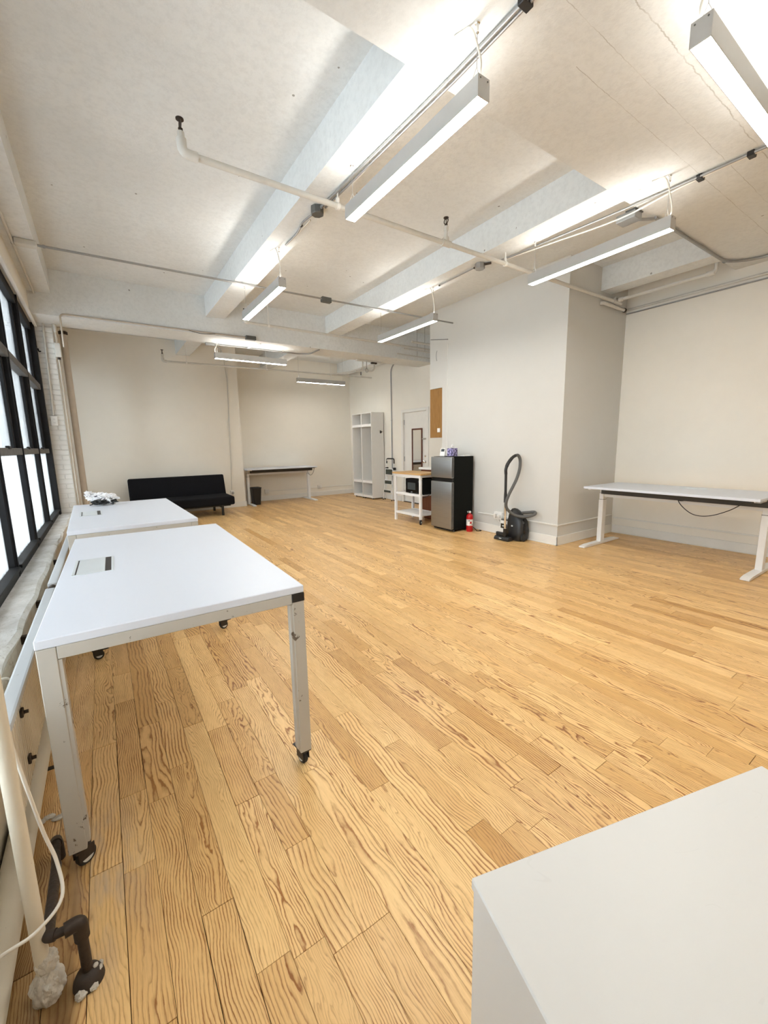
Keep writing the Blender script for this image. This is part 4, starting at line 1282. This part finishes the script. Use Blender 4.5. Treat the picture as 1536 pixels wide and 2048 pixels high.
# main sprinkler branch crossing the room
PY, PZ = 3.13, 3.25
b0_ = (0.63, PY, PZ)
sp = run('sprinkler_pipe', 'painted sprinkler pipe crossing the ceiling between the two near pendant lamps', 'pipe', [b0_, (6.02, PY, PZ)], 0.021, 'pipe_paint')
MB().tube(fillet([(0.09, 0, 0), (0, 0, 0), (0, 0, 0.08)], 0.05), 0.029, 14).build('elbow', 'pipe_paint', sp, smooth=60)
sprinkler(sp, (0.63, PY, PZ + 0.04), 3.44, b0_)
MB().cyl((2.20, 0, 0), (2.30, 0, 0), 0.029, 14).cyl((2.25, 0, 0), (2.25, 0, 0.05), 0.027, 14).build('tee', 'pipe_paint', sp, smooth=40)
sprinkler(sp, (2.88, PY, PZ + 0.03), 3.47, b0_)
for xx in (1.11, 3.09):
    MB().cyl((xx, 0, 0.02), (xx, 0, HB - PZ), 0.006, 8).cyl((xx - 0.012, 0, 0), (xx + 0.012, 0, 0), 0.026, 14).box(xx - 0.012, xx + 0.012, -0.008, 0.012, 0.015, 0.06, 0.002)\
        .build('hanger', 'pipe_white', sp, smooth=40)
MB().cyl((5.27, 0, 0), (5.47, 0, 0), 0.028, 14).build('end_fitting', 'pipe_paint', sp, smooth=40)
b1_ = (6.0, 3.10, 3.27)
sr = run('sprinkler_pipe', 'painted sprinkler pipe running along the top of the right wall', 'pipe', [b1_, (6.0, 2.06, 3.27), (6.0, 2.03, 3.30)], 0.021, 'pipe_paint')
sprinkler(sr, (6.0, 2.03, 3.29), 3.45, b1_)
MB().cyl((0, 0.0, 0), (0, -0.06, 0), 0.028, 14).cyl((0, -0.98, 0), (0, -1.06, 0), 0.028, 14).build('fitting', 'pipe_paint', sr, smooth=40)
run('wall_pipe', 'thin pipe high on the right wall under the ceiling', 'pipe', [(6.385, 3.19, 3.22), (6.385, -1.5, 3.22)], 0.016, 'pipe_paint')
run('wall_pipe', 'dark painted conduit just below the thin pipe on the right wall', 'pipe', [(6.40, 3.19, 3.17), (6.40, -1.5, 3.17)], 0.009, 'galv')
st = thing('pipe_stub', 'painted pipe stub in the top corner of the partition and right wall', 'pipe', (5.70, 3.15, 3.20))
MB().tube(fillet([(0, 0.04, 0.0), (0.02, 0, 0.0), (0.5, -0.02, -0.02)], 0.03), 0.022, 12).build('tube', 'pipe_paint', st, smooth=50)
MB().tube(fillet([(0.33, 0.02, 0.0), (0.33, 0.02, 0.13), (0.46, 0.0, 0.11)], 0.03), 0.015, 10).build('branch', 'pipe_paint', st, smooth=50)
MB().cyl((0.50, -0.02, -0.02), (0.53, -0.021, -0.021), 0.028, 12).build('cap', 'iron', st, smooth=40)

# conduit crossing under the beams
cd = run('electrical_conduit', 'thin conduit crossing the ceiling from the window wall, with a small grey box', 'conduit',
         [(-0.44, 5.38, 3.335), (4.99, 5.25, 3.345)], 0.0115, 'galv', clips=[((-0.24, 5.375, 3.335), 'x'), ((1.62, 5.33, 3.338), 'x'), ((3.72, 5.28, 3.342), 'x')])
MB().box(3.09, 3.23, -0.107, -0.042, -0.035, 0.03, 0.006).build('inline_box', 'box_grey', cd)
MB().box(-0.02, 0.15, -0.045, 0.045, -0.025, 0.024, 0.006).build('end_box', 'pipe_paint', cd)
run('electrical_conduit', 'painted conduit running along the head of the windows down the pilaster', 'conduit',
    [(-0.475, -1.9, 3.34), (-0.475, 7.40, 3.34), (-0.455, 7.425, 3.30), (-0.487, 7.425, 1.885)], 0.012, 'pipe_paint', 0.05,
    clips=[((-0.475, 5.45, 3.34), 'y'), ((-0.464, 7.425, 3.0), 'z')])

# lamp feed conduits on the first beam
f1 = run('lamp_conduit', 'pair of metal conduits along the first beam feeding the pendant lamps', 'conduit', [(1.775, 0.26, 3.342), (1.775, 1.9, 3.342), (1.715, 3.35, 3.342)], 0.010, 'galv', 0.3,
         clips=[((1.775, 1.43, 3.342), 'y')], clipmat='black_plastic')
MB().tube([(0.026, 0, 0), (0.026, 1.64, 0), (-0.025, 3.10, 0)], 0.008, 10).build('tube', 'galv', f1, smooth=60)
MB().box(-0.02, 0.045, 1.15, 1.19, -0.014, 0.017, 0.003).build('strap', 'black_plastic', f1)
jb = thing('junction_box', 'round dark junction box under the first beam beside the sprinkler pipe', 'junction box', (1.703, 3.42, 3.30))
MB().lathe([(0.0, 0.0), (0.048, 0.0), (0.055, 0.006), (0.055, 0.058), (0.0, 0.058)], 8).build('box', 'box_grey', jb)
MB().cyl((0.012, -0.05, 0.04), (0.012, -0.085, 0.042), 0.014, 10).cyl((0.0, 0.05, 0.04), (0.0, 0.085, 0.042), 0.014, 10).build('connector', 'galv', jb, smooth=40)
fx = run('flexible_conduit', 'flexible metal conduit from the round junction box to the second lamp', 'conduit',
         [(1.703, 3.50, 3.342), (1.67, 3.66, 3.335), (1.715, 3.85, 3.342), (1.710, 4.15, 3.345)], 0.008, 'galv', 0.12, clips=[((1.69, 3.72, 3.337), 'y')], clipmat='black_plastic')
MB().tube([(0.02, 0.10, 0.0), (0.02, 0.35, 0.0), (0.012, 0.66, 0.002)], 0.005, 8).build('cable', 'cable_white', fx, smooth=60)

# lamp feed conduits on the second beam
f2 = run('lamp_conduit', 'pair of metal conduits along the second beam above the right hand lamps', 'conduit', [(3.955, 0.60, 3.342), (3.915, 1.95, 3.342), (3.79, 3.30, 3.342)], 0.009, 'galv', 0.4,
         clips=[((3.925, 1.50, 3.342), 'y'), ((3.94, 1.21, 3.342), 'y')], clipmat='black_plastic')
MB().tube(spline([(0.024, 0.0, 0), (-0.006, 0.9, -0.003), (0.03, 1.5, -0.02), (-0.06, 2.1, -0.01), (-0.15, 2.66, 0)]), 0.007, 10).build('cable', 'cable_white', f2, smooth=60)
for yy in (0.60, 0.90):
    MB().box(-0.03, 0.03, yy - 0.02, yy + 0.02, -0.016, 0.017, 0.003).build('strap', 'black_plastic', f2)
j2 = thing('junction_box', 'grey rectangular junction box at the edge of the flat soffit near the right lamp', 'junction box', (4.035, 2.055, 3.29))
MB().box(-0.05, 0.075, -0.08, 0.08, 0.0, 0.06, 0.008, 2).build('box', 'galv', j2)
bx('back_plate', 'box_grey', j2, -0.055, 0.08, -0.085, 0.0, 0.06, 0.0695)
MB().tube(spline([(0.075, 0.0, 0.04), (0.14, -0.05, 0.035), (0.24, -0.10, 0.045)]), 0.012, 10).build('connector', 'galv', j2, smooth=60)
run('electrical_conduit', 'conduit from the grey junction box along the soffit edge to the right wall', 'conduit',
    [(4.28, 1.945, 3.34), (5.98, 1.945, 3.34), (6.18, 1.75, 3.34), (6.25, -1.5, 3.34)], 0.014, 'galv', 0.15, clips=[((5.95, 1.945, 3.34), 'x')])
j3 = thing('junction_box', 'small grey junction box under the second beam near its sprinkler hanger', 'junction box', (3.69, 3.46, 3.30))
MB().lathe([(0.0, 0.0), (0.050, 0.0), (0.055, 0.005), (0.055, 0.058), (0.0, 0.058)], 8).build('box', 'galv', j3)
MB().cyl((0.02, -0.05, 0.04), (0.06, -0.11, 0.042), 0.013, 10).cyl((0.0, 0.05, 0.04), (0.0, 0.085, 0.042), 0.012, 10).build('connector', 'iron', j3, smooth=40)
run('lamp_conduit', 'thin conduit from the small junction box to the lamp above the refrigerator', 'conduit', [(3.69, 3.54, 3.343), (3.71, 4.16, 3.345)], 0.007, 'galv',
    clips=[((3.71, 4.14, 3.345), 'y')], clipmat='black_plastic')

# under the far girder
g1 = run('girder_conduit', 'thin conduit along the lower edge of the far girder ending in a dark box', 'conduit',
         [(-0.245, 6.935, 2.72), (-0.245, 6.935, 3.125), (2.12, 6.935, 3.125)], 0.010, 'pipe_tan', 0.05)
MB().tube([(0.45, -0.004, 0.410), (2.36, -0.004, 0.412)], 0.006, 8).build('cable', 'galv', g1, smooth=60)
MB().box(2.34, 2.50, -0.05, 0.012, 0.37, 0.43, 0.005).build('box', 'box_grey', g1)
MB().tube(spline([(1.5, -0.005, 0.405), (1.7, -0.02, 0.375), (1.9, -0.005, 0.405)]), 0.004, 6).build('cable', 'cable_black', g1, smooth=60)
g2 = run('girder_conduit', 'conduit on the underside of the far girder bending toward the near side', 'conduit',
         [(1.66, 7.46, 3.085), (3.25, 7.46, 3.085), (3.40, 7.35, 3.085), (3.40, 6.97, 3.085)], 0.011, 'galv', 0.12)
MB().box(-0.06, 0.08, -0.03, 0.03, -0.03, 0.014, 0.004).build('box', 'galv', g2)
MB().tube([(0.72, -0.40, 0.0), (0.62, -0.02, -0.002)], 0.010, 8).build('tube', 'white_metal', g2, smooth=60)
MB().tube(spline([(0.08, 0, -0.01), (0.17, 0.02, -0.06), (0.20, 0.05, -0.16)]), 0.006, 8).build('cable', 'box_grey', g2, smooth=60)
bp = run('sprinkler_pipe', 'thin painted sprinkler pipe with clamp in front of the far girder', 'pipe', [(2.02, 6.62, 3.27), (5.95, 6.70, 3.28)], 0.019, 'pipe_paint')
MB().tube(fillet([(0.06, 0, 0), (0, 0, 0), (-0.01, 0, 0.06)], 0.03), 0.026, 12).build('elbow', 'pipe_paint', bp, smooth=60)
sprinkler(bp, (2.02, 6.62, 3.29), 3.46, (2.02, 6.62, 3.27))
MB().cyl((0.36, 0.007, 0.0), (0.36, 0.007, HC - 3.27), 0.006, 8).cyl((0.345, 0.007, 0), (0.375, 0.007, 0), 0.026, 12).build('hanger', 'pipe_white', bp, smooth=40)

# back bay sprinkler line
b2_ = (1.13, 8.85, 3.0)
bk = run('sprinkler_pipe', 'long thin sprinkler pipe low in front of the back wall', 'pipe', [b2_, (5.70, 8.85, 3.03)], 0.017, 'pipe_paint')
MB().tube(fillet([(0.06, 0, 0), (0, 0, 0), (0, 0, 0.06)], 0.03), 0.024, 12).build('elbow', 'pipe_paint', bk, smooth=60)
sprinkler(bk, (1.13, 8.85, 3.03), 3.20, b2_)
for xx in (0.40, 1.95, 3.45):
    MB().cyl((xx, 0, 0.0), (xx, 0, (HC if xx > 2 else (HB if xx < 1 else HC)) - 3.0), 0.005, 8).cyl((xx - 0.012, 0, 0.005), (xx + 0.012, 0, 0.005), 0.023, 12).build('hanger', 'pipe_white', bk, smooth=40)
sprinkler(bk, (5.40, 8.85, 3.03), 3.15, b2_)
MB().tube(fillet([(3.45, 0, 0.025), (3.80, -0.62, 0.03), (3.83, -0.80, 0.05), (3.84, -0.80, HC - 3.06)], 0.06), 0.017, 12).build('branch', 'pipe_paint', bk, smooth=60)
rg = thing('pipe_bracket', 'steel rail with pipe hanger under the far girder by the bright ceiling recess', 'bracket', (4.73, 7.42, 3.075))
bx('rail', 'pipe_paint', rg, -0.30, 0.32, -0.03, 0.03, 0.0, 0.0245, 0.003)
MB().cyl((-0.06, 0, 0.0), (-0.06, 0, -0.14), 0.008, 8).tube([(-0.06 + 0.035 * math.cos(a), 0, -0.17 + 0.035 * math.sin(a)) for a in [2 * PI * k / 14 for k in range(14)]], 0.006, 8, closed=True)\
    .build('ring_hanger', 'galv', rg, smooth=50)
MB().tube(fillet([(0.12, 0, 0.0), (0.13, 0, -0.11), (0.08, 0, -0.17), (-0.25, 0.10, -0.18)], 0.05), 0.018, 12).build('pipe_end', 'pipe_paint', rg, smooth=60)
MB().box(0.05, 0.18, -0.025, 0.025, -0.03, 0.0, 0.004).build('clamp', 'iron', rg)

# pipes above the door corner
for k, (p, rr_, lab) in enumerate((([(5.0, 6.35, 3.28), (6.09, 6.35, 3.28)], 0.02, 'upper of the painted pipes above the entrance door'),
                                   ([(4.98, 6.55, 3.20), (6.09, 6.62, 3.20)], 0.013, 'middle thin pipe above the entrance door'),
                                   ([(4.95, 6.75, 3.14), (6.09, 6.86, 3.15)], 0.011, 'lower thin pipe above the entrance door'))):
    q = run('door_pipe', lab, 'pipe', p, rr_, 'pipe_paint')
    MB().cyl((0.5, 0, 0.0), (0.5, 0, HC - p[0][2]), 0.004, 6).build('hanger', 'galv', q)
run('door_conduit', 'conduit running down the far wall beside the entrance door', 'conduit', [(6.085, 5.9, 3.33), (6.085, 8.44, 3.33), (6.085, 8.565, 3.21), (6.085, 8.565, 0.30)], 0.014, 'galv', 0.14,
    clips=[((6.085, 8.565, 2.0), 'z'), ((6.085, 8.35, 3.33), 'y')])

# surface raceways on the walls
def raceway(label, boxes):
    base = boxes[0]
    r = thing('wall_raceway', label, 'raceway', (base[0], base[2], base[4]), 0, 'surface raceways')
    for x0, x1, y0, y1, z0, z1 in boxes:
        bx('channel', 'trim', r, x0 - base[0], x1 - base[0], y0 - base[2], y1 - base[2], z0 - base[4], z1 - base[4], 0.003)
    return r


raceway('painted raceway along the white partition above its baseboard', [(4.984, 5.0, 3.186, 4.62, 0.272, 0.290), (4.984, 6.40, 3.184, 3.2, 0.268, 0.286)])
raceway('painted raceway along the right wall behind the desk', [(6.404, 6.42, -2.0, 3.18, 0.225, 0.243)])
raceway('painted raceway along the far back wall behind the desk', [(3.56, 6.08, 10.634, 10.65, 0.240, 0.256)])
run('wall_cable', 'thin cable running down the left back wall to the sofa outlet', 'cable', [(2.50, 9.99, 3.34), (2.54, 9.99, 2.9), (2.46, 9.99, 0.42)], 0.006, 'pipe_paint', 0.1)
run('wall_cable', 'second thin cable beside the first on the left back wall', 'cable', [(2.56, 9.992, 3.2), (2.50, 9.992, 0.9)], 0.005, 'trim', 0.1)
run('wall_cable', 'thin vertical cable on the white partition above the refrigerator', 'cable', [(4.994, 5.37, 3.05), (4.994, 5.37, 1.22)], 0.006, 'trim', 0.1)
run('wall_cable', 'short cable crossing the top of the white partition behind the lamp', 'cable', [(4.994, 5.80, 3.20), (4.994, 5.37, 3.12)], 0.007, 'galv', 0.1)
wh = MB().tube([(4.993, 5.63 + 0.05 * math.sin(a) * 0.6, 2.90 + 0.085 * math.cos(a)) for a in [0.2 + k * 0.28 for k in range(10)]], 0.004, 6).build('wire_loop', 'galv')
tag(wh, 'small wire loop sticking out high on the partition end', 'wire')

# pilaster pipes
pp_ = run('wall_pipe', 'slim square-cased pipe with a small box right of the painted brick pilaster', 'pipe', [(-0.335, 7.425, 0.0), (-0.335, 7.425, 3.06)], 0.014, 'pipe_tan')
MB().box(-0.035, 0.035, -0.03, 0.03, 2.67, 2.86, 0.006).build('box', 'pipe_paint', pp_)
MB().cyl((0, 0, 2.64), (0, 0, 2.67), 0.018, 10).build('connector', 'iron', pp_)
MB().tube(fillet([(0, 0, 3.0), (0.0, -0.02, 3.09), (-0.03, -0.02, 3.14), (-0.03, -0.30, 3.22)], 0.05), 0.02, 12).build('upper_bend', 'pipe_paint', pp_, smooth=60)
p2 = run('riser_pipe', 'thick beige riser pipe in front of the back wall near the pilaster', 'pipe', [(-0.265, 7.72, 0.0), (-0.265, 7.72, 3.10)], 0.042, 'pipe_tan')
MB().lathe([(0.043, 0.0), (0.075, 0.0), (0.07, 0.02), (0.043, 0.025)], 20).build('floor_collar', 'pipe_paint', p2, smooth=40)
MB().lathe([(0.043, 3.04), (0.055, 3.045), (0.055, 3.08), (0.043, 3.085)], 20).build('ceiling_collar', 'iron', p2, smooth=40)

# ================================================================== RADIATORS
def radiator(label, y0, y1):
    X1, X0, Z0, Z1 = -0.300, -0.342, 0.335, 0.625
    r = thing('radiator', label, 'radiator', (X1, y0, 0), 0, 'radiators under the sill')
    L = y1 - y0
    n = int(L / 0.024)
    sec = []
    for k in range(n):
        a = k * L / n
        w = L / n
        sec += [(0.0, a), (0.0, a + w * 0.5), (-0.008, a + w * 0.62), (-0.008, a + w * 0.88)]
    sec.append((0.0, L))
    poly = [(x, y) for x, y in sec] + [(-0.014, L), (-0.014, 0.0)]
    mm = MB()
    bm = mm.bm
    lo = [bm.verts.new((x, y, Z0)) for x, y in sec]
    hi = [bm.verts.new((x, y, Z1 - 0.025)) for x, y in sec]
    for k in range(len(sec) - 1):
        bm.faces.new((lo[k], lo[k + 1], hi[k + 1], hi[k]))
    mm.build('ribbed_front', 'rad_paint', r)
    bx('backing', 'rad_paint', r, -0.016, -0.0085, 0.0, L, Z0 - 0.002, Z1 - 0.024)
    bx('rear_panel', 'rad_paint', r, X0 - X1, X0 - X1 + 0.006, 0.0, L, Z0 + 0.05, Z1 - 0.025)
    bx('top_cover', 'rad_top', r, X0 - X1 - 0.002, 0.004, 0.0, L, Z1 - 0.026, Z1, 0.008, 2)
    for ye in (0.0, L - 0.01):
        bx('end_cap', 'rad_paint', r, X0 - X1, -0.009, ye, ye + 0.01, Z0 + 0.03, Z1 - 0.026)
    for yy in (0.15, 0.70, L - 0.12):
        for zz in (0.575, 0.41):
            MB().box(0.0, 0.008, yy - 0.013, yy + 0.013, zz - 0.013, zz + 0.013, 0.002).cyl((0.006, yy, zz), (0.020, yy, zz), 0.006, 8).build('bolt', 'iron', r)
    for yy in (0.25, L - 0.25):
        bx('wall_bracket', 'iron', r, -0.14, X0 - X1 + 0.002, yy - 0.015, yy + 0.015, 0.42, 0.46)
    return r


radiator('ribbed beige radiator beside the legs of the nearest table', 1.50, 2.955)
radiator('second radiator behind the table, farther along the window wall', 3.055, 4.75)
dp = thing('radiator_coupling', 'dark pipe coupling between the two radiators', 'pipe', (-0.32, 2.955, 0.60))
MB().cyl((0, 0, 0), (0, 0.10, 0), 0.017, 12).cyl((0, 0.03, 0), (0, 0.07, 0), 0.022, 12).build('tube', 'iron', dp, smooth=40)

# steam riser at the lower left with crumbling base
ri = thing('riser_pipe', 'thick flaking cream riser pipe at the lower left edge with crumbling base', 'pipe', (-0.258, 1.215, 0))
MB().tube([(-0.004, 0.0, 0.0), (-0.002, 0.003, 0.8), (0, 0.005, 1.6), (0, 0.005, 3.36)], 0.0165, 20).build('tube', 'riser_paint', ri, smooth=60)
m = MB().ball((0, -0.004, 0.035), 0.035, 5, 0.09, 10.0, (1.0, 1.0, 1.5), 4.2).ball((0.004, 0.0, 0.100), 0.0235, 5, 0.09, 10.0, (1.0, 0.95, 1.3), 1.2)
m.build('plaster_base', 'plaster', ri, smooth=30)
lp = run('floor_pipe', 'horizontal white pipe lying along the wall at the lower left floor', 'pipe', [(-0.375, -1.0, 0.045), (-0.375, 3.4, 0.045)], 0.042, 'riser_paint')
MB().box(-0.0645, -0.050, 0.0, 4.4, -0.044, 0.26, 0.004).build('wall_board', 'riser_paint', lp)
ip = thing('iron_pipe', 'black iron pipe with elbows rising from the floor at the lower left', 'pipe', (-0.185, 1.195, 0))
MB().cyl((0.01, 0, 0.0), (0.01, 0, 0.160), 0.0125, 18).build('vertical_tube', 'iron', ip, smooth=60)
MB().tube(fillet([(0.01, 0, 0.135), (0.01, 0, 0.185), (-0.022, -0.004, 0.185)], 0.024, 8), 0.0172, 18).build('elbow', 'iron', ip, smooth=60)
MB().cyl((-0.015, -0.003, 0.185), (-0.052, 0.002, 0.183), 0.0105, 16).build('horizontal_tube', 'iron', ip, smooth=60)
MB().tube(fillet([(-0.040, 0.0, 0.184), (-0.056, 0.006, 0.183), (-0.066, 0.30, 0.12)], 0.010), 0.0135, 16).build('return_tube', 'iron', ip, smooth=60)
MB().tube([(-0.064, 0.26, 0.126), (-0.08, 0.44, 0.09)], 0.0125, 14).build('far_tube', 'iron', ip, smooth=60)
MB().tube([(-0.079, 0.42, 0.094), (-0.082, 0.45, 0.082), (-0.082, 0.465, 0.05), (-0.082, 0.465, 0.0)], 0.017, 14).build('far_elbow', 'iron', ip, smooth=60)
MB().lathe([(0.0, 0), (0.036, 0.0), (0.034, 0.012), (0.026, 0.028), (0.015, 0.034), (0.0, 0.034)], 24, c=(0.01, -0.004, 0)).build('floor_flange', 'iron', ip, smooth=40)
for k, (x, y, z, q) in enumerate(((0.034, -0.006, 0.022, 0.008), (0.022, -0.034, 0.008, 0.010), (-0.006, -0.036, 0.008, 0.013), (0.036, 0.012, 0.014, 0.007), (0.028, -0.004, 0.034, 0.006))):
    MB().ball((x, y, z), q, 4, 0.12, 10.0, (1, 1, 0.7), k * 1.7).build('plaster_crumb', 'plaster', ip, smooth=30)
cw = thing('loose_cable', 'loose off-white cable hanging around the flaking riser pipe', 'cable', (-0.21, 1.3, 0.0))
MB().tube(spline([(-0.055, -0.045, 0.80), (-0.040, -0.03, 0.62), (-0.020, -0.02, 0.42), (0.0, -0.04, 0.33), (0.008, -0.10, 0.275), (-0.04, -0.135, 0.25), (-0.10, -0.14, 0.24), (-0.20, -0.12, 0.20), (-0.26, -0.06, 0.18)]), 0.0042, 10)\
    .build('cord', 'cable_white', cw, smooth=60)
c2 = thing('loose_cable', 'thin grey cable drooping over the window sill edge at far left', 'cable', (-0.41, 2.1, 0.5))
MB().tube(spline([(-0.12, -0.22, 0.02), (-0.05, -0.10, 0.018), (0.0, 0.0, 0.012), (0.02, 0.03, -0.06), (0.02, 0.0, -0.20), (0.02, -0.10, -0.30)]), 0.006, 8).build('cord', 'pipe_paint', c2, smooth=60)
ds = thing('floor_patch', 'dark metal patch strip across the floor under the radiator', 'strip', (-0.34, 2.2, 0.0))
MB().box(-0.07, 0.05, -0.012, 0.012, 0.0003, 0.003).build('strip', 'dark_strip', ds)
d2 = thing('floor_patch', 'broken plaster edge on the floor behind the near table leg', 'debris', (-0.31, 1.86, 0.0))
for k in range(5):
    MB().ball((-0.06 + k * 0.028, 0.012 * ((k * 7) % 3), 0.003), 0.017, 4, 0.14, 10.0, (1.1, 0.8, 0.28), k * 2.1).build('chip', 'plaster', d2, smooth=30)
hl = thing('floor_hole', 'dark round pipe collar in the floor behind the near table leg', 'collar', (-0.20, 1.66, 0.0))
MB().lathe([(0.008, 0.0), (0.024, 0.0), (0.024, 0.012), (0.016, 0.018), (0.0, 0.018)], 20).build('collar', 'iron', hl, smooth=40)
